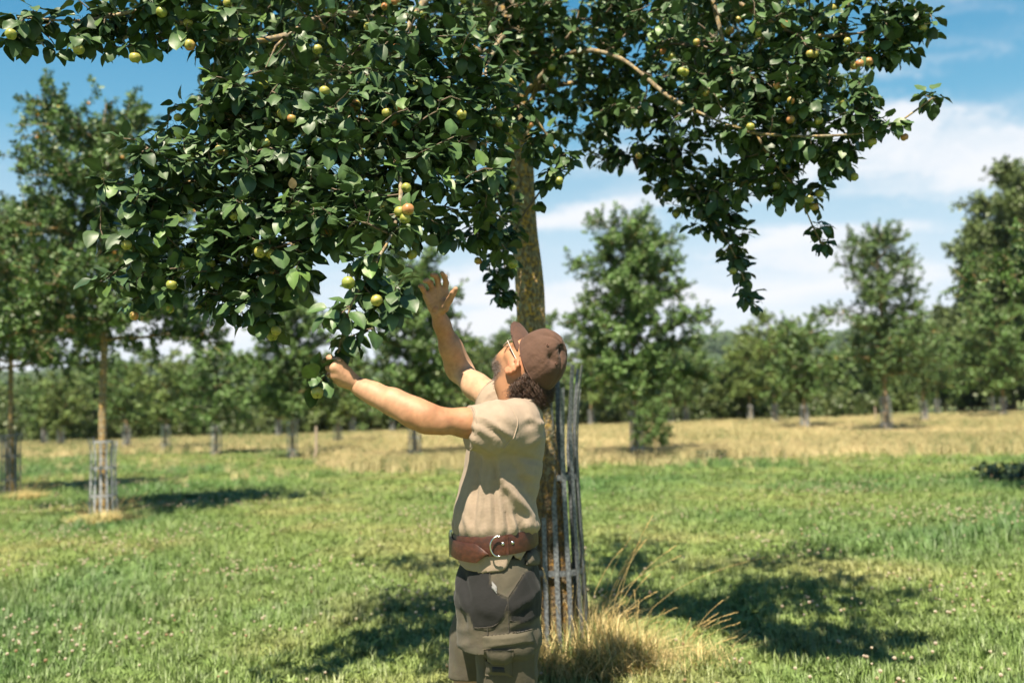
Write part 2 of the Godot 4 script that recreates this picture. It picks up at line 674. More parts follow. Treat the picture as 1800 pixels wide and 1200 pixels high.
# ------------------------------------------------------------------ the large apple tree
func large_tree() -> void:
	rng.seed = 4
	var tree := thing("apple_tree", gp(985, 1166))
	tag(tree, "large apple tree laden with fruit, its lichened trunk behind the man", "apple tree", "apple trees of the orchard")
	var org := tree.position
	var sk := Skel.new()
	# trunk
	var tp := [gp(985, 1166) + Vector3(0.01, -0.05, 0), at(975, 1000, 5.58), at(955, 800, 5.56), at(938, 640, 5.55), at(931, 500, 5.55), at(921, 400, 5.55), at(914, 290, 5.55), at(908, 200, 5.55), at(898, 60, 5.55), at(884, -120, 5.6), at(872, -300, 5.7), at(880, -520, 5.8)]
	var tc := curve(tp, 0.06)
	var last := -1
	for q in tc:
		last = sk.add(q, last, 1)
	var mb := MB.new()
	var tr := PackedFloat32Array()
	for i in tc.size():
		var hh := tc[i].y
		var r := lerpf(0.102, 0.072, clampf(hh / 3.2, 0, 1))
		if hh < 0.35:
			r += 0.05 * pow(1.0 - hh / 0.35, 2.0)
		if hh > 3.0:
			r = lerpf(0.072, 0.018, clampf((hh - 3.0) / 2.4, 0, 1))
		tr.append(r)
	mb.tube(tc, tr, 20)
	for i in mb.v.size():
		var q := mb.v[i]
		var d := 0.008 * noise.get_noise_3d(q.x * 60.0, q.y * 22.0, q.z * 60.0) + 0.010 * noise.get_noise_3d(q.x * 16.0 + 9.0, q.y * 6.0, q.z * 16.0)
		mb.v[i] = q + mb.n[i] * d - org
		mb.c[i] = Color(0.50, 0.44, 0.38).lerp(Color.WHITE, smoothstep(0.7, 1.8, q.y + 0.5 * noise.get_noise_3d(q.x * 40.0, q.y * 30.0, q.z * 40.0)))  # shade low on the trunk painted into the bark colour, fading out upwards
	mb.smooth()
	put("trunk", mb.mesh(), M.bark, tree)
	# limbs: [start radius, points]
	var limbs := [
		[0.045, at(905, 150, 5.55), at(760, 60, 4.9), at(600, 20, 4.2), at(500, 65, 3.75), at(465, 122, 3.6), at(420, 200, 3.5)],
		[0.020, at(500, 65, 3.75), at(420, 75, 3.6), at(330, 50, 3.5), at(270, 20, 3.45), at(150, 40, 3.4), at(30, 30, 3.4)],
		[0.046, at(896, 60, 5.55), at(800, -60, 4.6), at(700, 60, 4.0), at(620, 190, 3.75), at(560, 300, 3.55), at(470, 420, 3.4)],
		[0.014, at(560, 300, 3.55), at(400, 300, 3.5), at(280, 330, 3.45), at(180, 350, 3.4)],
		[0.013, at(620, 190, 3.75), at(690, 290, 3.45), at(690, 400, 3.1), at(655, 470, 2.88), at(612, 540, 2.84), at(592, 618, 2.85), at(578, 645, 2.875), at(566, 668, 2.87)],
		[0.030, at(903, 120, 5.55), at(880, 60, 4.9), at(850, 130, 4.3), at(925, 190, 4.15), at(985, 275, 4.2)],
		[0.026, at(908, 230, 5.55), at(965, 112, 5.4), at(1010, 50, 5.3), at(1035, -20, 5.2), at(1100, -120, 5.0)],
		[0.026, at(905, 180, 5.55), at(1000, 95, 5.3), at(1090, 100, 5.0), at(1180, 165, 4.7), at(1245, 198, 4.5), at(1330, 230, 4.3), at(1450, 240, 4.2), at(1560, 225, 4.15), at(1640, 172, 4.1)],
		[0.040, at(900, 90, 5.55), at(1050, -60, 5.0), at(1250, -20, 4.6), at(1400, 60, 4.4), at(1520, 60, 4.3), at(1640, 40, 4.3)],
		[0.016, at(1250, -20, 4.6), at(1290, 120, 4.5), at(1350, 260, 4.4), at(1400, 330, 4.45), at(1430, 400, 4.5), at(1452, 440, 4.5)],
		[0.026, at(906, 160, 5.55), at(1060, 145, 5.6), at(1150, 195, 5.4), at(1195, 290, 5.2), at(1260, 390, 5.0), at(1300, 470, 4.95), at(1318, 530, 4.95)],
		[0.014, at(910, 215, 5.55), at(872, 290, 5.2), at(880, 400, 5.1), at(885, 480, 5.1), at(886, 532, 5.1)],
		[0.050, Vector3(0.02, 3.7, -5.6), Vector3(-0.6, 4.0, -6.3), Vector3(-1.3, 4.1, -7.1), Vector3(-1.8, 3.7, -7.8)],
		[0.048, Vector3(0.0, 3.9, -5.6), Vector3(0.8, 4.2, -6.3), Vector3(1.6, 4.2, -7.0), Vector3(2.3, 3.7, -7.5)],
		[0.040, Vector3(-0.02, 4.3, -5.65), Vector3(0.2, 4.7, -6.5), Vector3(0.4, 4.7, -7.6), Vector3(0.5, 4.2, -8.3)],
		[0.036, Vector3(-0.03, 4.4, -5.65), Vector3(-0.7, 4.9, -5.2), Vector3(-1.4, 4.8, -4.9), Vector3(-1.9, 4.4, -4.7)],
		[0.036, Vector3(-0.03, 4.5, -5.65), Vector3(0.7, 5.0, -5.3), Vector3(1.4, 4.9, -5.0), Vector3(2.0, 4.4, -4.8)],
		[0.030, Vector3(-0.03, 3.4, -5.6), Vector3(-0.6, 3.5, -5.3), Vector3(-1.2, 3.4, -5.0), Vector3(-1.5, 3.2, -4.7)],
	]
	for l in limbs:
		var pts: Array = l.slice(1)
		var from := sk.nearest(pts[0])
		pts[0] = sk.p[from]
		var c := curve(pts, 0.07)
		var lb := MB.new()
		var rr := PackedFloat32Array()
		var lp := PackedVector3Array()
		var prev := from
		for i in c.size():
			var t := float(i) / (c.size() - 1)
			var j := Vector3(noise.get_noise_3d(c[i].x * 9.0, c[i].y * 9.0, c[i].z * 9.0), noise.get_noise_3d(c[i].y * 9.0, c[i].z * 9.0 + 30.0, c[i].x * 9.0), 0.0) * 0.05 * sin(PI * t)
			lp.append(c[i] + j - org)
			rr.append(maxf(0.003, lerpf(l[0] * 0.85, 0.003, pow(t, 0.5))))
			if i > 0:
				prev = sk.add(c[i] + j, prev, 1)
		lb.tube(lp, rr, 9 if l[0] > 0.02 else 6)
		for i in lb.v.size():
			var q := lb.v[i]
			lb.v[i] = q + lb.n[i] * l[0] * 0.22 * noise.get_noise_3d(q.x * 60.0, q.y * 60.0, q.z * 60.0)
		lb.smooth()
		put("limb", lb.mesh(), M.limb, tree)
	# where the foliage is: [from, to, radius, how many sprays]
	var vol := [
		[at(540, 120, 3.75), at(840, 150, 3.8), 0.30, 150], [at(350, 240, 3.6), at(650, 250, 3.5), 0.27, 150], [at(260, 345, 3.4), at(600, 330, 3.35), 0.24, 150],
		[at(215, 445, 3.35), at(430, 470, 3.3), 0.17, 75], [at(170, 345, 3.4), at(300, 330, 3.4), 0.09, 24], [at(370, 500, 3.4), at(480, 530, 3.35), 0.12, 34],
		[at(490, 440, 3.2), at(690, 395, 3.12), 0.14, 58], [at(740, 400, 3.5), at(785, 415, 3.55), 0.07, 12], [at(640, 470, 2.9), at(675, 500, 2.88), 0.085, 15],
		[at(730, 280, 3.5), at(860, 320, 3.7), 0.20, 66], [at(840, 400, 4.0), at(880, 440, 4.3), 0.10, 24], [at(880, 440, 5.0), at(886, 535, 5.1), 0.07, 20],
		[at(925, 195, 4.15), at(955, 250, 4.2), 0.10, 16], [at(960, 280, 4.2), at(1000, 310, 4.2), 0.09, 14],
		[at(10, 50, 3.4), at(200, 55, 3.4), 0.10, 36], [at(200, 45, 3.45), at(420, 50, 3.55), 0.13, 46], [at(130, 20, 3.4), at(330, 5, 3.5), 0.12, 26],
		[at(430, 130, 3.6), at(400, 200, 3.5), 0.15, 32], [at(480, 30, 4.1), at(790, 20, 4.6), 0.30, 150], [at(820, -10, 5.6), at(920, 0, 6.0), 0.26, 60], [at(690, 190, 3.6), at(850, 190, 3.95), 0.19, 75], [at(850, 60, 5.1), at(950, 130, 5.25), 0.18, 60], [at(930, 60, 5.9), at(1000, 120, 5.9), 0.25, 50],
		[at(1000, 40, 5.5), at(1200, 50, 5.1), 0.36, 130], [at(985, 165, 5.5), at(1090, 200, 5.5), 0.22, 60], [at(1120, 170, 5.1), at(1200, 230, 5.1), 0.28, 70], [at(1045, 260, 5.4), at(1085, 285, 5.4), 0.08, 10],
		[at(1200, 90, 4.7), at(1500, 60, 4.4), 0.34, 190], [at(1280, 190, 4.5), at(1450, 190, 4.3), 0.25, 120], [at(1500, 175, 4.2), at(1560, 210, 4.15), 0.12, 24],
		[at(1520, 40, 4.3), at(1645, 40, 4.3), 0.14, 40], [at(1550, 90, 4.3), at(1575, 110, 4.3), 0.08, 10], [at(1530, 235, 4.2), at(1650, 165, 4.1), 0.04, 12],
		[at(1320, 290, 4.5), at(1420, 310, 4.4), 0.15, 44], [at(1420, 320, 4.5), at(1452, 438, 4.5), 0.045, 20], [at(1430, 300, 4.4), at(1490, 250, 4.3), 0.10, 18],
		[at(1160, 260, 5.3), at(1200, 340, 5.2), 0.17, 44], [at(1215, 320, 5.2), at(1290, 430, 5.0), 0.13, 56], [at(1285, 420, 5.0), at(1318, 525, 4.95), 0.07, 34],
		[at(860, 300, 5.2), at(885, 420, 5.1), 0.12, 24], [at(1240, 330, 5.0), at(1340, 300, 4.8), 0.14, 30],
		[Vector3(-1.8, 3.5, -3.8), Vector3(-1.1, 3.5, -4.8), 0.40, 150], [at(870, 0, 5.0), at(960, 60, 5.2), 0.18, 50], [Vector3(-1.25, 3.35, -4.5), Vector3(-0.85, 3.4, -6.2), 0.45, 150], [Vector3(0.7, 3.75, -5.0), Vector3(2.0, 3.5, -6.3), 0.45, 160],
		# above and behind the frame
		[at(380, -120, 4.4), at(600, -200, 5.0), 0.38, 100], [at(1150, -200, 5.2), at(1500, -120, 4.8), 0.42, 140], [Vector3(-1.2, 3.4, -4.6), Vector3(-1.5, 3.2, -6.2), 0.45, 110],
		[Vector3(-1.0, 4.0, -6.6), Vector3(-1.9, 3.5, -7.8), 0.55, 130], [Vector3(1.0, 4.1, -6.4), Vector3(2.4, 3.6, -7.5), 0.55, 150], [Vector3(0.1, 4.6, -6.4), Vector3(0.5, 4.1, -8.3), 0.6, 150],
		[Vector3(-0.8, 4.7, -5.2), Vector3(-1.9, 4.3, -4.8), 0.5, 110], [Vector3(0.8, 4.8, -5.3), Vector3(2.0, 4.4, -4.8), 0.5, 120], [Vector3(-0.1, 5.0, -5.9), Vector3(0.1, 5.4, -6.1), 0.5, 90],
	]
	var spots: Array[Vector3] = []
	var hang: Array[float] = []
	var cells := {}
	for w in vol:
		for i in int(w[3] * 0.88):
			var q: Vector3 = Vector3(w[0]).lerp(w[1], rng.randf()) + rdir() * w[2] * pow(rng.randf(), 0.42)
			var key := Vector3i((q / 0.075).floor())
			if cells.has(key):
				continue
			cells[key] = true
			spots.append(q)
			hang.append(1.0 if w[2] < 0.14 else 0.3)
	# the twig that the man holds
	for q in [[690, 545, 2.83], [655, 575, 2.82], [575, 550, 2.86], [600, 555, 2.8], [620, 590, 2.84], [665, 520, 2.86], [600, 600, 2.85], [556, 655, 2.86], [566, 668, 2.87], [610, 612, 2.9], [640, 560, 2.9]]:
		spots.append(at(q[0], q[1], q[2]))
		hang.append(1.0)
	var order := []
	for i in spots.size():
		var bd := 1e9
		for j in range(0, sk.p.size(), 3):
			bd = minf(bd, sk.p[j].distance_squared_to(spots[i]))
		order.append([bd, i])
	order.sort_custom(func(a, b): return a[0] < b[0])
	var made: Array = []
	for e in order:
		var q: Vector3 = spots[e[1]]
		var best := 0
		var bd := 1e9
		for j in sk.p.size():
			var d := sk.p[j].distance_squared_to(q)
			if d < bd and sk.par[j] >= 0:
				var g := (sk.p[j] - sk.p[sk.par[j]]).normalized().dot((q - sk.p[j]).normalized())
				d *= 1.6 - 0.6 * g
				if d < bd:
					bd = d
					best = j
		var a := sk.p[best]
		var l := a.distance_to(q)
		var fwd := (a - sk.p[sk.par[best]]).normalized()
		var mid := a.lerp(q, 0.5) + fwd * l * 0.18 + Vector3(0, l * 0.10, 0)
		var n := maxi(2, int(l / 0.06))
		var prev := best
		for i in n:
			var t := float(i + 1) / n
			prev = sk.add(a.lerp(mid, t).lerp(mid.lerp(q, t), t) + rdir() * 0.006, prev)
		made.append([prev, e[1], best])
	sk.finish()
	var tw := MB.new()
	for i in sk.p.size():
		if sk.own[i] == 0:
			var pa := sk.par[i]
			var ra := minf(0.011, 0.0021 * pow(sk.cnt[pa], 0.42)) if sk.own[pa] == 0 else minf(0.009, 0.0023 * pow(sk.cnt[i], 0.42))
			var rb := minf(0.010, 0.0021 * pow(sk.cnt[i], 0.42))
			tw.seg(sk.p[pa] - org, sk.p[i] - org, ra, rb, 4)
	var tws := put("twigs", tw.mesh(), M.twig, tree)
	tws.set_meta("kind", "stuff")
	# leaves
	var shapes: Array[ArrayMesh] = []
	for i in 6:
		shapes.append(leaf_mesh([0.35, 0.15, 0.55, -0.25, 0.45, 0.25][i], [0.10, 0.26, 0.18, 0.34, 0.05, 0.42][i], [0.10, 0.16, 0.07, 0.12, 0.2, 0.1][i], 100 + i, [0.30, 0.33, 0.28, 0.34, 0.31, 0.29][i]))
	var T := []
	var C := []
	for i in 6:
		var tt: Array[Transform3D] = []
		T.append(tt)
		C.append(PackedColorArray())
	var apples: Array = []
	for e in made:
		var tip := sk.p[e[0]]
		var dir := (tip - sk.p[sk.par[e[0]]]).normalized()
		var hg: float = hang[e[1]]
		dir = (dir * 0.7 + Vector3(0, 0.35 - 0.75 * hg, 0) + rdir() * 0.35).normalized()
		var n := rng.randi_range(6, 9)
		var a0 := rng.randf() * TAU
		var x := dir.cross(Vector3(0.3, 0.9, 0.2)).normalized()
		var y := dir.cross(x)
		var young := rng.randf() < 0.05
		for i in n:
			var ph := a0 + i * 2.39996
			var pol := lerpf(0.45, 1.75, float(i) / n) + rng.randf_range(-0.2, 0.2)
			var ax := dir * cos(pol) + (x * cos(ph) + y * sin(ph)) * sin(pol)
			ax = (ax + Vector3(0, -0.22, 0)).normalized()
			var len := rng.randf_range(0.056, 0.104) * lerpf(0.72, 1.05, float(i) / n)
			var up := (Vector3.UP * 0.9 + dir * 0.35 + rdir() * 0.45 + Vector3(-0.1, 0.1, 0.25)).normalized()
			var b := axis_basis(ax, up)
			var org2 := tip - dir * 0.045 * float(i) / n
			var g := rng.randf()
			var col := Color(0.024, 0.053, 0.018).lerp(Color(0.070, 0.128, 0.042), g)
			if rng.randf() < 0.10:
				col = Color(0.075, 0.13, 0.030)
			if young and i < 4:
				col = Color(0.10, 0.175, 0.042)
			if rng.randf() < 0.006:
				col = Color(0.12, 0.095, 0.04)
			var k := rng.randi_range(0, 5)
			T[k].append(Transform3D(b.scaled(Vector3.ONE * len), org2))
			C[k].append(col)
		# a leaf or two along the twig below the spray
		var j: int = e[0]
		for s in 4:
			j = sk.par[j]
			if j <= 0 or sk.own[j] == 1:
				break
			if rng.randf() < 0.6:
				var ax := (rdir() + dir * 0.5 + Vector3(0, -0.25, 0)).normalized()
				var k := rng.randi_range(0, 5)
				T[k].append(Transform3D(axis_basis(ax, Vector3.UP + rdir() * 0.5).scaled(Vector3.ONE * rng.randf_range(0.06, 0.095)), sk.p[j]))
				C[k].append(Color(0.024, 0.053, 0.018).lerp(Color(0.070, 0.128, 0.042), rng.randf()))
		if rng.randf() < 0.11 and tip.y < 3.6:
			apples.append(tip + Vector3(rng.randf_range(-0.03, 0.03), -0.055, rng.randf_range(-0.02, 0.05)))
	# the 300 leaves that show largest are parts of their own, the others one mass
	var eye := Vector3(0, EYE, 0)
	var grid := {}
	var all := []
	for k in 6:
		for i in T[k].size():
			var t: Transform3D = T[k][i]
			var q := t.origin + t.basis.y * 0.6
			var v := q - eye
			var d := v.length()
			var w := cam_basis.transposed() * v
			if w.z > -0.5 or absf(w.x / w.z) > 0.53 or absf(w.y / w.z) > 0.35:
				continue
			var cell := Vector2i(int(floor(w.x / w.z * 90.0)), int(floor(w.y / w.z * 90.0)))
			grid[cell] = minf(grid.get(cell, 99.0), d)
			var size: float = t.basis.y.length()
			var area := size * size * absf(t.basis.z.normalized().dot(v / d)) / (d * d)
			all.append([area, k, i, cell, d])
	all.sort_custom(func(a, b): return a[0] > b[0])
	var picked := {}
	for e in all:
		if picked.size() >= 300:
			break
		if e[4] < grid[e[3]] + 0.10:
			picked[Vector2i(e[1], e[2])] = true
	var tone := {}
	for k in 6:
		var rest: Array[Transform3D] = []
		var tint := PackedColorArray()
		for i in T[k].size():
			var t: Transform3D = T[k][i]
			t.origin -= org
			if picked.has(Vector2i(k, i)):
				var c: Color = C[k][i]
				var key := "%d%d" % [k, int(c.g * 45.0)]
				if not tone.has(key):
					tone[key] = leaf_mesh([0.35, 0.15, 0.55, -0.25, 0.45, 0.25][k], [0.10, 0.26, 0.18, 0.34, 0.05, 0.42][k], [0.10, 0.16, 0.07, 0.12, 0.2, 0.1][k], 100 + k, [0.30, 0.33, 0.28, 0.34, 0.31, 0.29][k], c)
				put("leaf", tone[key], M.leaf, tree).transform = t
			else:
				rest.append(t)
				tint.append(C[k][i])
		scatter("foliage", shapes[k], M.leaf, rest, tint, tree)
	# apples
	var am := [apple_mesh(0), apple_mesh(1), apple_mesh(2)]
	for q in [[306, 432, 3.2], [570, 160, 3.42], [704, 372, 3.0], [717, 368, 2.98], [712, 384, 2.99], [930, 186, 4.02], [932, 205, 4.06], [885, 108, 4.1], [820, 130, 4.0], [1142, 152, 4.6], [1155, 142, 4.65], [1241, 163, 4.4], [1195, 192, 4.75], [1331, 212, 4.15], [1367, 150, 4.2], [1391, 140, 4.18], [425, 79, 3.4], [241, 88, 3.3], [268, 80, 3.35], [285, 76, 3.32], [612, 497, 2.82], [662, 528, 2.78], [512, 208, 3.35], [497, 200, 3.38], [945, 298, 4.1], [457, 443, 3.15], [475, 446, 3.17], [668, 290, 3.2], [714, 330, 3.15], [1432, 95, 4.2], [1495, 52, 4.2], [1490, 72, 4.22], [500, 128, 3.5], [620, 205, 3.35], [680, 198, 3.4], [700, 188, 3.45], [816, 205, 3.7], [1170, 112, 4.7], [1103, 102, 4.8], [1065, 76, 4.95], [1052, 74, 4.95], [1463, 15, 4.3], [330, 40, 3.45], [385, 262, 3.35], [372, 206, 3.45], [1308, 65, 4.3], [690, 20, 3.9], [400, 5, 3.5], [655, 10, 3.9], [1440, 212, 4.2], [1563, 300, 4.3], [1390, 210, 4.2]]:
		apples.append(at(q[0], q[1], q[2]))
	for i in apples.size():
		var near := Vector3.ZERO
		var nd := 1e9
		for e in made:
			var dd := sk.p[e[0]].distance_to(apples[i])
			if dd < nd:
				nd = dd
				near = sk.p[e[0]]
		if nd > 0.08:
			apples[i] = near + Vector3(0.012, -0.055, 0.02)
		var a := put("apple", am[[0, 1, 1, 2, 0, 1, 2, 1][i % 8]], M.apple, tree)
		var q: Vector3 = apples[i]
		var b := axis_basis((Vector3.UP + rdir() * 0.55 + Vector3(0, 0, -0.35)).normalized(), rdir())
		a.transform = Transform3D(b.scaled(Vector3.ONE * rng.randf_range(0.031, 0.043)), q - org)


# ------------------------------------------------------------------ steel guards round the trunks
func bar_mesh(h: float, lean: float, flare: float, wide: float) -> ArrayMesh:
	# a flat upright strip at radius 0 in the local frame: x is along the ring, z outwards
	var m := MB.new()
	var rows := 9
	for i in rows:
		var t0 := float(i) / rows
		var t1 := float(i + 1) / rows
		var a := Vector3(0, t0 * h, lean * t0 + flare * pow(maxf(0.0, t0 - 0.72) / 0.28, 1.6))
		var b := Vector3(0, t1 * h, lean * t1 + flare * pow(maxf(0.0, t1 - 0.72) / 0.28, 1.6))
		var up := (b - a).normalized()
		var bs := Basis(Vector3.RIGHT, up, Vector3.RIGHT.cross(up))
		m.box((a + b) * 0.5, bs, Vector3(wide * 0.5, (b - a).length() * 0.502, 0.0025))
	return m.mesh()

func hoop_mesh(r: float, tall: float) -> ArrayMesh:
	var m := MB.new()
	var n := 36
	for ring in 2:
		var rr := r + (0.003 if ring == 0 else -0.002)
		for i in n:
			var a := TAU * i / n
			var d := Vector3(cos(a), 0, sin(a))
			m.vert(d * rr - Vector3(0, tall * 0.5, 0), d if ring == 0 else -d)
			m.vert(d * rr + Vector3(0, tall * 0.5, 0), d if ring == 0 else -d)
		for i in n:
			var a := ring * n * 2 + i * 2
			var b := ring * n * 2 + ((i + 1) % n) * 2
			m.quad(a, b, b + 1, a + 1)
	return m.mesh()

func guard(where: Vector3, r0: float, r1: float, h: float, bars: int, rings: Array, flare: float, turn: float, wide := 0.03, old := false) -> Node3D:
	var g := thing("tree_guard", where, turn)
	var r := RandomNumberGenerator.new()
	r.seed = bars * 31 + 7
	for i in bars:
		var a := TAU * i / bars
		var hh := h * r.randf_range(0.95, 1.05)
		var b := put("bar", bar_mesh(hh, r1 - r0 + r.randf_range(-0.006, 0.006), flare * r.randf_range(0.5, 1.3), wide), M.old_steel if old else M.steel, g)
		b.transform = Transform3D(Basis(Vector3.UP, a), Basis(Vector3.UP, a) * Vector3(0, -0.02, r0))
	for t in rings:
		var o := put("hoop", hoop_mesh(lerpf(r0, r1, t / h) - 0.008, 0.032), M.old_steel if old else M.steel, g)
		o.position.y = t
	return g


# ------------------------------------------------------------------ ground, grass, flowers
func clump(blades: int, spread: float, lean: float, wide: float, sd: int, tip: Color, head := false) -> ArrayMesh:
	var m := MB.new()
	var r := RandomNumberGenerator.new()
	r.seed = sd
	for i in blades:
		var a := r.randf() * TAU
		var o := Vector3(cos(a), 0, sin(a)) * spread * sqrt(r.randf())
		var b := r.randf() * TAU
		var dir := Vector3(cos(b), 0, sin(b))
		var l := lean * r.randf_range(0.3, 1.4)
		var h := r.randf_range(0.55, 1.0)
		var x := Vector3(-dir.z, 0, dir.x).rotated(Vector3.UP, r.randf_range(-0.7, 0.7)) * wide * r.randf_range(0.7, 1.2)
		var sh := r.randf_range(0.75, 1.25)
		var first := m.v.size()
		for k in 4:
			var t := k / 3.0
			var p := o + Vector3(0, h * (t - 0.25 * l * t * t), 0) + dir * l * t * t * h
			var w := (1.0 - t * t * 0.75)
			var nn := (Vector3.UP * 0.7 + dir * -0.2 + x.cross(Vector3.UP).normalized() * 0.5).normalized()
			var col := Color.WHITE.lerp(tip, t) * sh
			if k < 3:
				m.vert(p - x * w, nn, col)
				m.vert(p + x * w, nn, col)
			else:
				m.vert(p, nn, col)
		m.quad(first, first + 1, first + 3, first + 2)
		m.quad(first + 2, first + 3, first + 5, first + 4)
		m.tri(first + 4, first + 5, first + 6)
		if head and i % 2 == 0:
			var p := m.v[m.v.size() - 1]
			var q := m.v[first + 4]
			m.tube(PackedVector3Array([p - (p - q) * 0.1, p + (p - q) * 0.15, p + (p - q) * 0.4]), PackedFloat32Array([wide * 0.7, wide * 1.7, wide * 0.3]), 4, Color(1.25, 1.1, 0.95), false)
	return m.mesh()

func lawn_tint(x: float, z: float) -> Color:
	var a := noise.get_noise_2d(x * 3.0, z * 3.0)
	var b := noise.get_noise_2d(x * 11.0 + 70.0, z * 11.0)
	var col := Color(0.170, 0.236, 0.062).lerp(Color(0.085, 0.168, 0.045), clampf(0.34 + a * 1.3 + b * 0.5, 0, 1))
	col = col.lerp(Color(0.30, 0.29, 0.11), clampf(-a * 0.9 + b * 0.9 - 0.1, 0, 0.7))
	return col

func meadow_share(x: float, z: float) -> float:
	# 0 on the mown green, 1 in the dry uncut grass farther off
	var edge := 24.5 + 2.2 * noise.get_noise_2d(x * 1.2, 40.0) + (17.0 * smoothstep(-3.0, -10.0, x)) - 1.0 * smoothstep(4.0, 14.0, x)
	return smoothstep(-1.5, 1.5, -z - edge + 2.5 * noise.get_noise_2d(x * 4.0, z * 4.0))

func ground() -> void:
	var m := MB.new()
	var n := 120
	for j in n + 1:
		for i in n + 1:
			var u := (float(i) / n - 0.5) * 2.0
			var w := (float(j) / n - 0.5) * 2.0
			var x := signf(u) * pow(absf(u), 3.0) * 1500.0
			var z := signf(w) * pow(absf(w), 3.0) * 1500.0
			var d := Vector2(x, z).length()
			var y := -0.012 + 0.02 * noise.get_noise_2d(x * 8.0, z * 8.0) * smoothstep(60.0, 20.0, d)
			var ms := meadow_share(x, z) if d < 120.0 else 0.25
			if d > 62.0 and d < 120.0:
				ms = lerpf(ms, 0.1, smoothstep(62.0, 70.0, d))
			var col := lawn_tint(x, z).lerp(Color(0.36, 0.28, 0.11), ms) * 1.1
			m.vert(Vector3(x, y, z), Vector3.UP, col)
	for j in n:
		for i in n:
			var a := j * (n + 1) + i
			m.quad(a, a + 1, a + n + 2, a + n + 1)
	m.smooth()
	M.soil.vertex_color_use_as_albedo = true
	M.soil.albedo_color = Color(1, 1, 1)
	M.soil.albedo_texture = noise_tex(0.02, 1024, 5, Color(0.55, 0.55, 0.5), Color(1, 1, 1), 31)
	var g := put("ground", m.mesh(), M.soil)
	tag(g, "flat orchard floor of mown green grass turning to dry meadow", "ground", "", "structure")

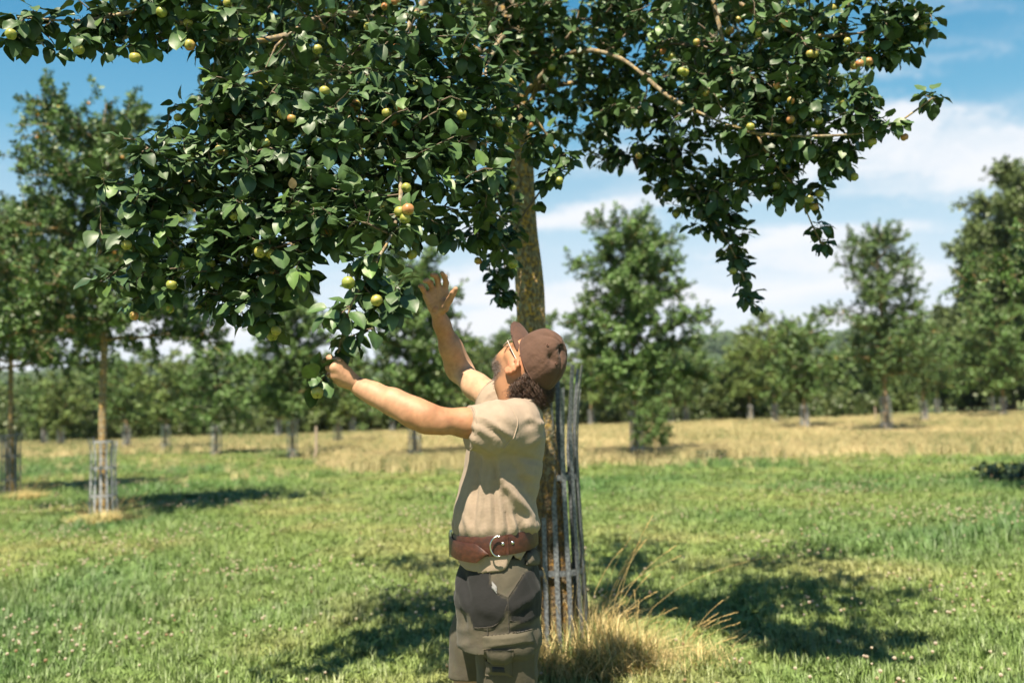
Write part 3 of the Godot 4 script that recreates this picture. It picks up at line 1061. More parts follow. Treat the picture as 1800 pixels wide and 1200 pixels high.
func grass() -> void:
	rng.seed = 77
	var tip := Color(1.5, 1.35, 1.2)
	var kinds: Array = [clump(15, 0.55, 0.6, 0.035, 1, tip), clump(13, 0.5, 0.9, 0.03, 2, tip), clump(17, 0.6, 0.4, 0.028, 3, tip)]
	var broad := clump(12, 0.4, 1.3, 0.09, 4, Color(1.2, 1.2, 1.1))
	kinds.append(broad)
	var where: Array = []
	var tint: Array = []
	for k in 4:
		var w: Array[Transform3D] = []
		where.append(w)
		tint.append(PackedColorArray())
	var flowers: Array[Transform3D] = []
	var fcol := PackedColorArray()
	for zone in [[3.4, 9.0, 330.0, 1.0], [9.0, 16.0, 120.0, 1.35], [16.0, 46.0, 27.0, 2.2]]:
		var area: float = 0.78 * (zone[1] * zone[1] - zone[0] * zone[0]) + 3.2 * (zone[1] - zone[0])
		for i in int(area * zone[2]):
			var d := sqrt(lerpf(zone[0] * zone[0], zone[1] * zone[1], rng.randf()))
			var x := rng.randf_range(-1, 1) * (0.78 * d + 1.6)
			var z := -d
			if rng.randf() < meadow_share(x, z):
				continue
			var a := noise.get_noise_2d(x * 3.0, z * 3.0)
			var c := noise.get_noise_2d(x * 14.0, z * 14.0 + 55.0)
			var k := rng.randi_range(0, 2)
			if rng.randf() < 0.18 - a * 0.3:
				k = 3
			var h: float = rng.randf_range(0.05, 0.115) * (1.0 + 0.9 * maxf(0.0, a + 0.5 * c)) * (1.0 if k < 3 else 0.8)
			var s: float = zone[3]
			var wd: float = 0.085 * s * rng.randf_range(0.8, 1.3)
			var b := Basis(Vector3.UP, rng.randf() * TAU).scaled(Vector3(wd, h * lerpf(1.0, s, 0.3), wd))
			where[k].append(Transform3D(b, Vector3(x, -0.015, z)))
			var col := lawn_tint(x, z) * rng.randf_range(0.75, 1.3)
			tint[k].append(col)
			var f := noise.get_noise_2d(x * 4.0 + 200.0, z * 6.0)
			if rng.randf() < clampf((f + 0.02) * 0.7, 0.02, 0.5) * (0.8 if d < 9 else 1.1) * (0.5 if d < 7.0 else 1.0):
				var fs := rng.randf_range(0.0065, 0.0115)
				var p := Vector3(x + rng.randf_range(-0.06, 0.06), h * 0.95 + rng.randf_range(0.0, 0.03), z)
				flowers.append(Transform3D(Basis(Vector3.UP, rng.randf() * TAU).scaled(Vector3.ONE * fs * lerpf(1.0, s, 0.3)), p))
				fcol.append([Color(0.56, 0.50, 0.38), Color(0.54, 0.45, 0.36), Color(0.48, 0.41, 0.25), Color(0.36, 0.25, 0.14)][rng.randi_range(0, 3) if rng.randf() < 0.55 else 0])
	for k in 4:
		var o := scatter("clover_leaves" if k == 3 else "lawn_grass", kinds[k], M.grass, where[k], tint[k])
		tag(o, ["fine upright green grass blades all over the lawn", "arching green grass blades all over the lawn", "short dense green grass blades all over the lawn", "broad low clover and weed leaves among the lawn grass"][k], "clover" if k == 3 else "grass", "", "stuff")
	# clover heads: a knob of short florets
	var fm := MB.new()
	var r := RandomNumberGenerator.new()
	r.seed = 5
	for i in 26:
		var t := 1.0 - 2.0 * (i + 0.5) / 26.0
		var a := i * 2.39996
		var s := sqrt(1.0 - t * t)
		var d := Vector3(s * cos(a), t * 0.9, s * sin(a))
		var sh := r.randf_range(0.8, 1.1)
		fm.ball(d * 0.62, axis_basis(d, Vector3(0.2, 0.3, 0.9)), Vector3(0.22, 0.45, 0.22), 3, 4, Color(sh, sh, sh) if t > -0.3 else Color(0.75, 0.5, 0.35))
	fm.tube(PackedVector3Array([Vector3(0, -0.4, 0), Vector3(0.2, -3.0, 0.1), Vector3(0.1, -6.0, 0.0)]), PackedFloat32Array([0.09, 0.08, 0.08]), 3, Color(0.18, 0.34, 0.12), false)
	tag(scatter("clover_flowers", fm.mesh(), M.petal, flowers, fcol), "small pinkish white clover heads strewn through the lawn", "clover flowers", "", "stuff")
	# dry meadow grass
	var dk: Array = [clump(22, 0.5, 0.5, 0.016, 11, Color(1.15, 1.1, 1.0), true), clump(20, 0.5, 0.9, 0.014, 12, Color(1.15, 1.1, 1.0), true)]
	var dw: Array = []
	var dc: Array = []
	for k in 2:
		var w: Array[Transform3D] = []
		dw.append(w)
		dc.append(PackedColorArray())
	for zone in [[21.0, 32.0, 26.0, 0.26], [32.0, 66.0, 10.0, 0.42]]:
		var area: float = 0.78 * (zone[1] * zone[1] - zone[0] * zone[0]) + 6.0 * (zone[1] - zone[0])
		for i in int(area * zone[2]):
			var d := sqrt(lerpf(zone[0] * zone[0], zone[1] * zone[1], rng.randf()))
			var x := rng.randf_range(-1, 1) * (0.78 * d + 3.0)
			if rng.randf() > meadow_share(x, -d) + 0.03:
				continue
			var c := noise.get_noise_2d(x * 2.2, d * 3.5)
			var h := rng.randf_range(0.22, 0.42) * (1.0 + 0.5 * c)
			var k := rng.randi_range(0, 1)
			dw[k].append(Transform3D(Basis(Vector3.UP, rng.randf() * TAU).scaled(Vector3(zone[3], h, zone[3])), Vector3(x, -0.02, -d)))
			var col := Color(0.50, 0.41, 0.22).lerp(Color(0.33, 0.30, 0.135), clampf(0.4 + c * 1.2, 0, 1))
			if rng.randf() < 0.16 + 0.25 * smoothstep(-4.0, -14.0, x):
				col = Color(0.10, 0.16, 0.045)
			dc[k].append(col * rng.randf_range(0.8, 1.2))
	for k in 2:
		tag(scatter("meadow_grass", dk[k], M.straw, dw[k], dc[k]), ["upright straw coloured meadow grass with seed heads beyond the lawn", "leaning straw coloured meadow grass with seed heads beyond the lawn"][k], "meadow grass", "", "stuff")

func dry_tuft(where: Vector3, rad: float, h: float, count: int, label: String, lift := Vector3.ZERO) -> void:
	var t := thing("dry_grass_tuft", where)
	tag(t, label, "grass tuft", "dry grass tufts round the tree guards")
	var kinds := [clump(16, 0.55, 0.8, 0.009, 41, Color(1.15, 1.1, 1.0)), clump(14, 0.5, 1.7, 0.008, 42, Color(1.1, 1.1, 1.0))]
	for k in 2:
		var w: Array[Transform3D] = []
		var c := PackedColorArray()
		for i in int(count * 1.25):
			var a := rng.randf() * TAU
			var d := rad * sqrt(rng.randf())
			var p := Vector3(cos(a) * d, -0.015, sin(a) * d * 0.8) + lift * rng.randf()
			var s := rng.randf_range(0.16, 0.30) * (0.6 + h)
			var tilt := Basis(Vector3(sin(a), 0, -cos(a)), -0.35 * rng.randf() * d / rad)
			w.append(Transform3D(tilt * Basis(Vector3.UP, rng.randf() * TAU).scaled(Vector3(s, h * (0.25 + 0.85 * pow(rng.randf(), 1.6)) * (1.1 - 0.5 * d / rad), s)), p))
			var col := Color(0.74, 0.60, 0.30).lerp(Color(0.56, 0.43, 0.18), rng.randf())
			if rng.randf() < 0.34:
				col = Color(0.14, 0.20, 0.05)
			c.append(col)
		scatter("straw_blades", kinds[k], M.straw, w, c, t)
	# tall stalks with seed heads
	var m := MB.new()
	for i in int(16 + count * 0.13):
		var a := rng.randf() * TAU
		var p := Vector3(cos(a), 0, sin(a)) * rad * 0.75 * sqrt(rng.randf()) + lift * rng.randf()
		var dir := Vector3(cos(a), 0, sin(a)).lerp(Vector3(0.9, 0, 0.2), 0.35)
		var L := h * (0.7 + 1.1 * pow(rng.randf(), 1.4))
		var bend := rng.randf_range(0.25, 0.95)
		var pts := PackedVector3Array()
		var rr := PackedFloat32Array()
		for k in 8:
			var s := k / 7.0
			pts.append(p + Vector3(0, L * (s - 0.35 * bend * s * s), 0) + dir * L * bend * s * s)
			rr.append(lerpf(0.0012, 0.0007, s))
		var col := Color(0.52, 0.38, 0.15) * rng.randf_range(0.75, 1.15)
		m.tube(pts, rr, 4, col, false)
		var e := pts[7]
		var g := (pts[7] - pts[6]).normalized()
		for k in 9:
			var o := e - g * 0.009 * k
			m.ball(o + rdir() * 0.003, axis_basis((g + rdir() * 0.4).normalized(), Vector3(0.3, 0.2, 0.9)), Vector3(0.0017, 0.006, 0.0017), 3, 4, col * 1.1)
	put("stalks", m.mesh(), M.straw, t).set_meta("kind", "stuff")


# ------------------------------------------------------------------ the other trees of the orchard
func sprig_mesh(sd: int, leaves := 10, wide := 0.25) -> ArrayMesh:
	var m := MB.new()
	var r := RandomNumberGenerator.new()
	r.seed = sd
	for i in leaves:
		var t := (i + 0.5) / leaves
		var a := i * 2.39996 + r.randf()
		var pol := r.randf_range(0.5, 1.35)
		var ax := Vector3(sin(pol) * cos(a), cos(pol), sin(pol) * sin(a))
		ax = (ax + Vector3(0, -0.1, 0)).normalized()
		var b := axis_basis(ax, (Vector3.UP + Vector3(r.randf() - 0.5, 0, r.randf() - 0.5)).normalized())
		var l := r.randf_range(0.38, 0.60)
		var o := Vector3(0, t, 0)
		var sh := r.randf_range(0.75, 1.25)
		var nn := b.z
		var c := Color(sh, sh, sh)
		var f := m.vert(o + b * Vector3(0, 0.12 * l, 0), nn, c)
		m.vert(o + b * Vector3(-wide * l * 1.5, 0.55 * l, 0.05 * l), (nn - b.x * 0.35).normalized(), c)
		m.vert(o + b * Vector3(0, 0.58 * l, -0.04 * l), nn, c)
		m.vert(o + b * Vector3(wide * l * 1.5, 0.55 * l, 0.05 * l), (nn + b.x * 0.35).normalized(), c)
		m.vert(o + b * Vector3(0, l, -0.14 * l), nn, c)
		m.tri(f, f + 1, f + 2)
		m.tri(f, f + 2, f + 3)
		m.tri(f + 1, f + 4, f + 2)
		m.tri(f + 2, f + 4, f + 3)
	m.seg(Vector3.ZERO, Vector3(0, 1, 0), 0.025, 0.012, 3, Color(0.9, 0.7, 0.5))
	return m.mesh()

# prof: list of [height share, crown radius]; shoots: how thick the crown is
func orchard_tree(H: float, clear: float, trunk_r: float, prof: Array, limbs: int, shoots: float, sprig: float, sd: int, upright: float, tint: Color, fruit := 0) -> Node3D:
	rng.seed = sd
	var t := Node3D.new()
	var wood := MB.new()
	var lead := PackedVector3Array()
	var lr := PackedFloat32Array()
	for i in 15:
		var s := i / 14.0
		var y := s * H * 0.94 - 0.05
		var wob := 0.05 * H * 0.3 * s
		lead.append(Vector3(wob * noise.get_noise_2d(s * 90.0, sd * 13.0), y, wob * noise.get_noise_2d(s * 90.0, sd * 13.0 + 500.0)))
		lr.append(maxf(0.006, trunk_r * (1.0 - 0.9 * pow(s, 0.8)) * (1.0 + 0.5 * maxf(0.0, 1.0 - y * 3.0))))
	var tk := MB.new()
	tk.tube(lead, lr, 9)
	put("trunk", tk.mesh(), M.far_bark, t)
	var W: Array[Transform3D] = []
	var C: Array[Color] = []
	var fr: Array[Transform3D] = []
	var frc: Array[Color] = []
	var add_shoot := func(p: Vector3, dir: Vector3, L: float, out: float):
		var n := maxi(2, int(L / (sprig * 0.62)))
		for k in n:
			var s := (k + 0.3) / n
			var q := p + dir * L * s + Vector3(0, -0.10 * L * s * s * (1.0 - upright), 0)
			var ax := (dir + rdir() * 0.75).normalized()
			var sc := sprig * rng.randf_range(0.75, 1.2)
			W.append(Transform3D(axis_basis(ax, rdir()).scaled(Vector3.ONE * sc), q))
			var g := rng.randf()
			C.append((tint * lerpf(0.62, 1.25, g)).lerp(Color(0.14, 0.18, 0.045), 0.22 * rng.randf() * out))
		if fruit > 0 and rng.randf() < 0.05:
			fr.append(Transform3D(Basis.IDENTITY.scaled(Vector3.ONE * 0.05), p + dir * L * 0.6 + Vector3(0, -0.06, 0)))
			frc.append(Color.WHITE)
	for i in limbs:
		var s := (i + rng.randf() * 0.7) / limbs
		var y := lerpf(clear, H * 0.86, pow(s, 1.15))
		var hs := (y - clear) / (H - clear)
		var R := 0.0
		for j in prof.size() - 1:
			if hs >= prof[j][0] and hs <= prof[j + 1][0]:
				R = lerpf(prof[j][1], prof[j + 1][1], (hs - prof[j][0]) / (prof[j + 1][0] - prof[j][0]))
		R *= rng.randf_range(0.72, 1.15)
		var a := i * 2.39996 + rng.randf() * 0.6
		var out := Vector3(cos(a), 0, sin(a))
		var base := lead[clampi(int((y + 0.05) / (H * 0.94) * 14.0), 0, 14)]
		base.y = y
		var rise := lerpf(0.10, 0.75, hs) * (0.5 + upright)
		var pts := PackedVector3Array()
		var rr := PackedFloat32Array()
		for k in 7:
			var u := k / 6.0
			var droop := -0.35 * R * u * u * u * (1.0 - hs) * (1.2 - upright)
			pts.append(base + out * R * u + Vector3(0, R * rise * u + droop, 0) + rdir() * 0.05 * R * u)
			rr.append(maxf(0.005, trunk_r * 0.42 * (1.0 - hs * 0.6) * (1.0 - 0.88 * u)))
		wood.tube(pts, rr, 5, Color.WHITE, false)
		var n := int(R * shoots) + 2
		for k in n:
			var u := pow(rng.randf(), 0.75)
			u = 0.12 + 0.88 * u
			var f := u * 6.0
			var p := pts[mini(int(f), 5)].lerp(pts[mini(int(f), 5) + 1], f - int(f))
			var dir := (out * 0.55 + rdir() * 0.95 + Vector3(0, 0.25 + 0.9 * upright * rng.randf(), 0)).normalized()
			var L := rng.randf_range(0.22, 0.62) * (0.55 + 0.12 * H) * (1.15 - 0.45 * u)
			wood.seg(p, p + dir * L, 0.007, 0.003, 3)
			add_shoot.call(p, dir, L, u)
	# sprays along the leader and its upright tip
	for k in int(shoots * H * 0.45):
		var u := lerpf(clear / H + 0.04, 0.93, rng.randf())
		var f := u * 14.0
		var p := lead[mini(int(f), 13)].lerp(lead[mini(int(f), 13) + 1], f - int(f))
		var dir := (rdir() + Vector3(0, 0.9, 0)).normalized()
		var L := rng.randf_range(0.25, 0.7) * (0.55 + 0.1 * H)
		wood.seg(p, p + dir * L, 0.008, 0.003, 3)
		add_shoot.call(p, dir, L, 0.6)
	var wd := put("limbs", wood.mesh(), M.far_bark, t)
	wd.set_meta("kind", "stuff")
	scatter("crown", sprig_mesh(sd + 3), M.far_leaf, W, PackedColorArray(C), t)
	if fruit > 0:
		var am := MB.new()
		am.ball(Vector3.ZERO, Basis.IDENTITY, Vector3(0.5, 0.46, 0.5), 6, 8, Color(0.60, 0.30, 0.06))
		scatter("fruit", am.mesh(), M.apple, fr, PackedColorArray(frc), t)
	return t

func plant_tree(proto: Node3D, where: Vector3, scl: float, turn: float, label: String, category := "apple tree", group := "apple trees of the orchard", squash := 1.0) -> Node3D:
	var o: Node3D = proto.duplicate()
	o.name = numbered("apple_tree" if category == "apple tree" else "broadleaf_tree")
	add_child(o)
	o.transform = Transform3D(Basis(Vector3.UP, turn).scaled(Vector3(scl, scl * squash, scl)), where)
	tag(o, label, category, group)
	return o


# ------------------------------------------------------------------ the man
func ridge(p: Vector3, a: Vector2, b: Vector2, w: float, amp: float) -> float:
	var q := Vector2(p.x, p.y)
	var ab := b - a
	var t := clampf((q - a).dot(ab) / ab.length_squared(), 0, 1)
	var d := q.distance_to(a + ab * t)
	return amp * exp(-d * d / (w * w)) * (0.35 + 0.65 * sin(PI * clampf(t, 0.05, 0.95)))

func px2(px: float, py: float, d := 2.9) -> Vector2:
	var q := at(px, py, d)
	return Vector2(q.x, q.y)

func man() -> void:
	var man_at := at(872, 1000, 3.05)
	man_at.y = 0.0
	var who := thing("person", man_at)
	tag(who, "man in brown cap, beige shirt and work shorts reaching up to a fruit branch", "person")
	var skin := mat(0.56, Color.WHITE, true)
	skin.metallic_specular = 0.4
	skin.heightmap_enabled = true
	skin.heightmap_scale = 0.035
	skin.heightmap_texture = noise_tex(0.11, 256, 4, Color.BLACK, Color.WHITE, 71)
	tri_map(skin, 9.0)
	var cloth := mat(0.9, Color.WHITE, true)
	cloth.albedo_texture = noise_tex(0.02, 512, 5, Color(0.90, 0.90, 0.90), Color(1, 1, 1), 73)
	cloth.heightmap_enabled = true
	cloth.heightmap_scale = 0.05
	cloth.heightmap_texture = noise_tex(0.05, 512, 4, Color.BLACK, Color.WHITE, 74)
	cloth.rim_enabled = true
	cloth.rim = 0.08
	tri_map(cloth, 3.4)
	var tan_c := Color(0.36, 0.182, 0.098)
	var pale_c := Color(0.44, 0.265, 0.165)

	# joints
	var hipL := at(889, 1045, 2.955)
	var hipR := at(862, 1045, 3.135)
	var kneeL := at(890, 1225, 2.93)
	var kneeR := at(833, 1205, 3.15)
	var ankL := Vector3(kneeL.x + 0.06, 0.09, kneeL.z - 0.01)
	var ankR := Vector3(kneeR.x + 0.05, 0.09, kneeR.z - 0.01)
	var shL := at(893, 748, 2.865)
	var elL := at(744, 733, 2.79)
	var wrL := at(630, 677, 2.86)
	var shR := at(868, 700, 3.21)
	var elR := at(806, 652, 3.37)
	var wrR := at(769, 549, 3.26)
	var neck0 := at(915, 712, 3.04)
	var F := Vector3(-0.36, 0.84, -0.40).normalized()
	var U := Vector3(0.74, 0.46, 0.50)
	U = (U - F * U.dot(F)).normalized()
	var L := U.cross(F)
	var hc := at(931, 645, 3.03)
	var H := func(f: float, u: float, l: float) -> Vector3: return hc + (F * f + U * u + L * l) * 0.90
	var hb := Basis(F, U, L)

	var body := MB.new()
	var warm := FastNoiseLite.new()
	warm.seed = 3
	warm.frequency = 14.0
	var paint_arm := func(p: Vector3, _n: Vector3) -> Color:
		var g := 1.0 + 0.30 * warm.get_noise_3dv(p) + 0.22 * warm.get_noise_3dv(p * 4.0)
		var c := tan_c.lerp(Color(0.40, 0.14, 0.075), clampf(0.5 * warm.get_noise_3dv(p * 1.7 + Vector3(5, 2, 1)), 0.0, 1.0))
		if p.z < -3.1:
			c = c.lerp(pale_c, smoothstep(-0.02, 0.05, (p - elR).dot((shR - elR).normalized()) + 0.012 * warm.get_noise_3dv(p * 2.0)))
		else:
			c = c.lerp(pale_c, 0.55 * smoothstep(-0.02, 0.12, (p - elL).dot((wrL - elL).normalized())))
		return c * g
	# torso, hips, legs (mostly under the clothes)
	var fb := Field.new(Vector3(man_at.x - 0.26, 0.02, -3.36), Vector3(man_at.x + 0.3, 1.52, -2.72), 0.016, 60.0)
	fb.chain([at(875, 1010, 3.05), at(876, 900, 3.05), at(893, 790, 3.04), at(905, 735, 3.04)], [0.10, 0.09, 0.10, 0.075])
	fb.chain([hipL, kneeL, ankL], [0.078, 0.055, 0.036])
	fb.chain([hipR, kneeR, ankR], [0.078, 0.055, 0.036])
	fb.cap(kneeL + Vector3(0.012, -0.12, 0), kneeL + Vector3(0.035, -0.24, 0), 0.054, 0.042)
	fb.cap(kneeR + Vector3(0.012, -0.12, 0), kneeR + Vector3(0.035, -0.24, 0), 0.054, 0.042)
	fb.done()
	fb.nets(body, paint_arm)
	# near (left) arm
	var fa := Field.new(Vector3(wrL.x - 0.035, 1.30, -3.0), Vector3(shL.x + 0.05, 1.58, -2.66), 0.0065, 90.0)
	var mL := wrL.lerp(elL, 0.55)
	fa.chain([wrL + (wrL - elL).normalized() * 0.02, wrL.lerp(elL, 0.25), mL + Vector3(0, 0.002, 0), wrL.lerp(elL, 0.86), elL], [0.0215, 0.0235, 0.0275, 0.031, 0.029])
	fa.cap(wrL.lerp(elL, 0.55) + Vector3(0, 0.012, 0.012), elL.lerp(shL, 0.06) + Vector3(0, 0.012, 0.010), 0.019, 0.021)
	fa.cap(wrL.lerp(elL, 0.05) + Vector3(0, -0.008, 0.006), wrL.lerp(elL, 0.8) + Vector3(0, -0.014, 0.01), 0.017, 0.022)
	fa.chain([elL, elL.lerp(shL, 0.5) + Vector3(0, -0.004, 0), shL], [0.030, 0.037, 0.050])
	fa.cap(elL + Vector3(0.010, -0.026, 0.010), elL + Vector3(0.05, -0.022, 0.0), 0.017, 0.026)
	fa.done()
	fa.nets(body, paint_arm)
	# far (right) arm
	var fr := Field.new(Vector3(wrR.x - 0.06, 1.38, -3.5), Vector3(shR.x + 0.06, 1.80, -3.13), 0.0065, 90.0)
	fr.chain([wrR + (wrR - elR).normalized() * 0.012, wrR.lerp(elR, 0.2), wrR.lerp(elR, 0.6), wrR.lerp(elR, 0.88), elR], [0.0205, 0.0235, 0.031, 0.033, 0.031])
	fr.cap(wrR.lerp(elR, 0.55) + Vector3(0.012, 0, 0.008), elR.lerp(shR, 0.1) + Vector3(0.012, 0.01, 0.0), 0.022, 0.024)
	fr.chain([elR, elR.lerp(shR, 0.5) + Vector3(0.0, -0.006, 0.0), shR], [0.032, 0.040, 0.052])
	fr.done()
	fr.nets(body, paint_arm)
	# hands
	var paint_hand := func(p: Vector3, nm: Vector3) -> Color:
		var g := 1.0 + 0.25 * warm.get_noise_3dv(p * 2.0) + 0.22 * warm.get_noise_3dv(p * 6.0)
		return tan_c.lerp(pale_c, 0.5) * g
	hand(body, wrL, elL, [[at(610, 663, 2.885), at(597, 646, 2.915), at(584, 641, 2.925), at(575, 642, 2.915)],
		[at(594, 636, 2.835), at(579, 629, 2.86), at(572, 634, 2.885), at(571, 641, 2.902)],
		[at(588, 648, 2.825), at(577, 646, 2.858), at(581, 650, 2.885), at(589, 654, 2.888)],
		[at(590, 661, 2.83), at(580, 658, 2.862), at(585, 662, 2.888), at(593, 665, 2.89)],
		[at(599, 672, 2.845), at(590, 669, 2.872), at(595, 673, 2.893), at(602, 675, 2.892)]], [], paint_hand)
	hand(body, wrR, elR, [[at(782, 541, 3.235), at(790, 527, 3.218), at(796, 516, 3.205), at(801, 508, 3.195)],
		[at(782, 515, 3.25), at(784, 497, 3.242), at(782, 487, 3.222), at(777, 480, 3.203)],
		[at(772, 510, 3.25), at(769, 491, 3.234), at(765, 484, 3.213), at(759, 483, 3.195)],
		[at(761, 512, 3.25), at(756, 497, 3.226), at(751, 493, 3.203), at(746, 494, 3.188)],
		[at(750, 521, 3.248), at(743, 508, 3.228), at(740, 503, 3.21), at(737, 503, 3.196)]], [[at(780, 534, 3.240), 0.0145], [at(757, 533, 3.252), 0.0135], [at(759, 541, 3.256), 0.0135]], paint_hand)
	# head and neck
	var ear: Vector3 = H.call(-0.006, -0.014, 0.084)
	var paint_head := func(p: Vector3, nm: Vector3) -> Color:
		var q := hb.transposed() * (p - hc) / 0.90
		var g := 1.0 + 0.2 * warm.get_noise_3dv(p)
		var c := tan_c * g
		# beard over jaw and chin, thin on the cheek
		var jaw := smoothstep(-0.035, -0.062, q.y + 0.25 * (q.x - 0.03)) * smoothstep(-0.012, 0.02, q.x) * smoothstep(-0.155, -0.125, q.y)
		jaw *= clampf(0.75 + 0.6 * warm.get_noise_3dv(p * 5.0), 0.0, 1.0)
		c = c.lerp(Color(0.10, 0.07, 0.05), 0.72 * jaw)
		var e := p.distance_to(ear)
		if e < 0.034:
			c = tan_c.lerp(Color(0.55, 0.21, 0.12), 0.45) * g
		if e > 0.04 and (q.y > 0.012 and q.x < 0.02 or q.x < -0.045 and q.y > -0.07):
			c = Color(0.05, 0.03, 0.022)
		return c
	var fh := Field.new(hc - Vector3(0.20, 0.19, 0.17), hc + Vector3(0.16, 0.17, 0.16), 0.0048, 130.0)
	fh.ell(H.call(-0.005, 0.028, 0.0), hb, Vector3(0.094, 0.088, 0.072) * 0.9)
	fh.ell(H.call(0.022, -0.035, 0.0), hb, Vector3(0.066, 0.075, 0.060) * 0.9)
	fh.cap(H.call(0.004, -0.054, 0.046), H.call(0.064, -0.087, 0.016), 0.013, 0.018)
	fh.cap(H.call(0.004, -0.054, -0.046), H.call(0.064, -0.087, -0.016), 0.013, 0.018)
	fh.cap(H.call(0.069, -0.088, 0.011), H.call(0.069, -0.088, -0.011), 0.018, 0.018)
	fh.cap(H.call(0.074, -0.062, 0.02), H.call(0.074, -0.062, -0.02), 0.022, 0.022)
	fh.chain([H.call(0.088, 0.006, 0.0), H.call(0.106, -0.034, 0.0)], [0.010, 0.0125])
	fh.cap(H.call(0.098, -0.040, 0.012), H.call(0.098, -0.040, -0.012), 0.009, 0.009)
	fh.cap(H.call(0.090, -0.062, 0.016), H.call(0.090, -0.062, -0.016), 0.0065, 0.0065)
	fh.cap(H.call(0.088, -0.074, 0.014), H.call(0.088, -0.074, -0.014), 0.0075, 0.0075)
	fh.cap(H.call(0.078, 0.018, 0.045), H.call(0.086, 0.020, 0.010), 0.011, 0.011)
	fh.cap(H.call(0.078, 0.018, -0.045), H.call(0.086, 0.020, -0.010), 0.011, 0.011)
	fh.cap(H.call(0.056, -0.022, 0.050), H.call(0.020, -0.014, 0.064), 0.014, 0.010)
	fh.cap(H.call(0.056, -0.022, -0.050), H.call(0.020, -0.014, -0.064), 0.014, 0.010)
	for s in [1.0, -1.0]:
		fh.cap(H.call(-0.004, -0.016, 0.06 * s), H.call(-0.004, -0.016, 0.072 * s), 0.018, 0.012)
	fh.chain([H.call(-0.020, -0.030, 0.0), H.call(-0.012, -0.085, 0.0), neck0 + Vector3(0.0, 0.03, 0), neck0 + Vector3(0.0, -0.06, 0)], [0.058, 0.054, 0.056, 0.064])
	fh.cap(H.call(-0.03, -0.055, 0.042), neck0 + Vector3(-0.045, 0.02, 0.012), 0.016, 0.012)
	fh.cap(H.call(-0.03, -0.055, -0.042), neck0 + Vector3(-0.045, 0.02, -0.012), 0.016, 0.012)
	fh.done()
	fh.nets(body, paint_head)
	for s in [1.0, -1.0]:
		# ear: helix, antihelix, tragus, lobe, and the shell between them
		var c0: Vector3 = H.call(-0.006, -0.014, 0.080 * s)
		var fe := Field.new(c0 - Vector3.ONE * 0.050, c0 + Vector3.ONE * 0.050, 0.0021, 420.0)
		fe.chain([H.call(0.012, -0.006, 0.074 * s), H.call(0.009, 0.010, 0.081 * s), H.call(-0.004, 0.019, 0.088 * s), H.call(-0.018, 0.013, 0.093 * s), H.call(-0.024, -0.004, 0.093 * s), H.call(-0.020, -0.022, 0.090 * s), H.call(-0.009, -0.038, 0.084 * s)], [0.0030, 0.0034, 0.0038, 0.0040, 0.0038, 0.0040, 0.0060])
		fe.chain([H.call(-0.009, -0.038, 0.084 * s), H.call(0.003, -0.040, 0.079 * s), H.call(0.008, -0.030, 0.076 * s)], [0.0062, 0.0058, 0.0040])
		fe.chain([H.call(-0.006, 0.008, 0.086 * s), H.call(-0.014, -0.006, 0.088 * s), H.call(-0.010, -0.022, 0.086 * s), H.call(-0.001, -0.028, 0.082 * s)], [0.0032, 0.0036, 0.0036, 0.0034])
		fe.cap(H.call(0.010, -0.012, 0.077 * s), H.call(0.006, -0.020, 0.080 * s), 0.0040, 0.0034)
		for q in [[0.002, 0.006, 0.077], [-0.010, 0.006, 0.081], [-0.012, -0.010, 0.080], [-0.004, -0.014, 0.076], [-0.006, -0.028, 0.080], [0.002, -0.034, 0.077]]:
			fe.cap(H.call(q[0], q[1], q[2] * s), H.call(q[0] + 0.004, q[1], (q[2] - 0.016) * s), 0.0062, 0.0075)
		fe.done()
		fe.nets(body, paint_head)
	for i in body.v.size():
		body.v[i] -= man_at
	put("body", body.mesh(), skin, who)

	# ---------------- shirt
	var X := func(px: float) -> float: return at(px, 850, 3.05).x
	var Y := func(py: float) -> float: return at(880, py, 3.05).y
	var hem := func(x: float, z: float) -> float:
		var y: float = Y.call(981) + 0.008 * sin(x * 22.0 + 1.0) - 0.004 * sin(z * 30.0)
		var s: float = x - X.call(898)
		y += 0.038 * clampf(1.0 - absf(s) / 0.022, 0.0, 1.0)
		y += 0.045 * smoothstep(0.0, 0.055, s)
		return y
	var zc := -3.045
	var sl := [[Y.call(990), X.call(873), zc, 0.118, 0.172], [Y.call(961), X.call(869), zc, 0.121, 0.172], [Y.call(940), X.call(868), zc, 0.117, 0.167], [Y.call(916), X.call(869), zc, 0.130, 0.182], [Y.call(890), X.call(870), zc, 0.126, 0.180], [Y.call(855), X.call(877), zc, 0.121, 0.178], [Y.call(815), X.call(887), zc, 0.119, 0.184], [Y.call(770), X.call(893), zc, 0.118, 0.188], [Y.call(738), X.call(900), zc, 0.098, 0.176], [Y.call(716), X.call(907), zc, 0.078, 0.135], [Y.call(700), X.call(912), zc, 0.062, 0.09]]
	var fs := Field.new(Vector3(X.call(778), Y.call(1015), -3.40), Vector3(X.call(985), Y.call(650), -2.70), 0.0068, 85.0)
	fs.stack(sl, hem, 9.0)
	var slL := at(822, 752, 2.825)
	fs.chain([at(905, 750, 2.90), at(872, 752, 2.855), slL], [0.080, 0.070, 0.061])
	var slR := at(862, 697, 3.235)
	fs.chain([at(885, 730, 3.18), at(872, 704, 3.22), slR], [0.085, 0.070, 0.056])
	fs.cap(neck0 + Vector3(-0.004, -0.012, 0), neck0 + Vector3(-0.002, 0.004, 0), 0.066, 0.064)
	fs.done()
	# openings: the sleeves end square, the neck is cut level
	var dL := (slL - at(872, 752, 2.855)).normalized()
	var dR := (slR - at(872, 704, 3.22)).normalized()
	var dN := (Vector3(-0.25, 1, 0)).normalized()
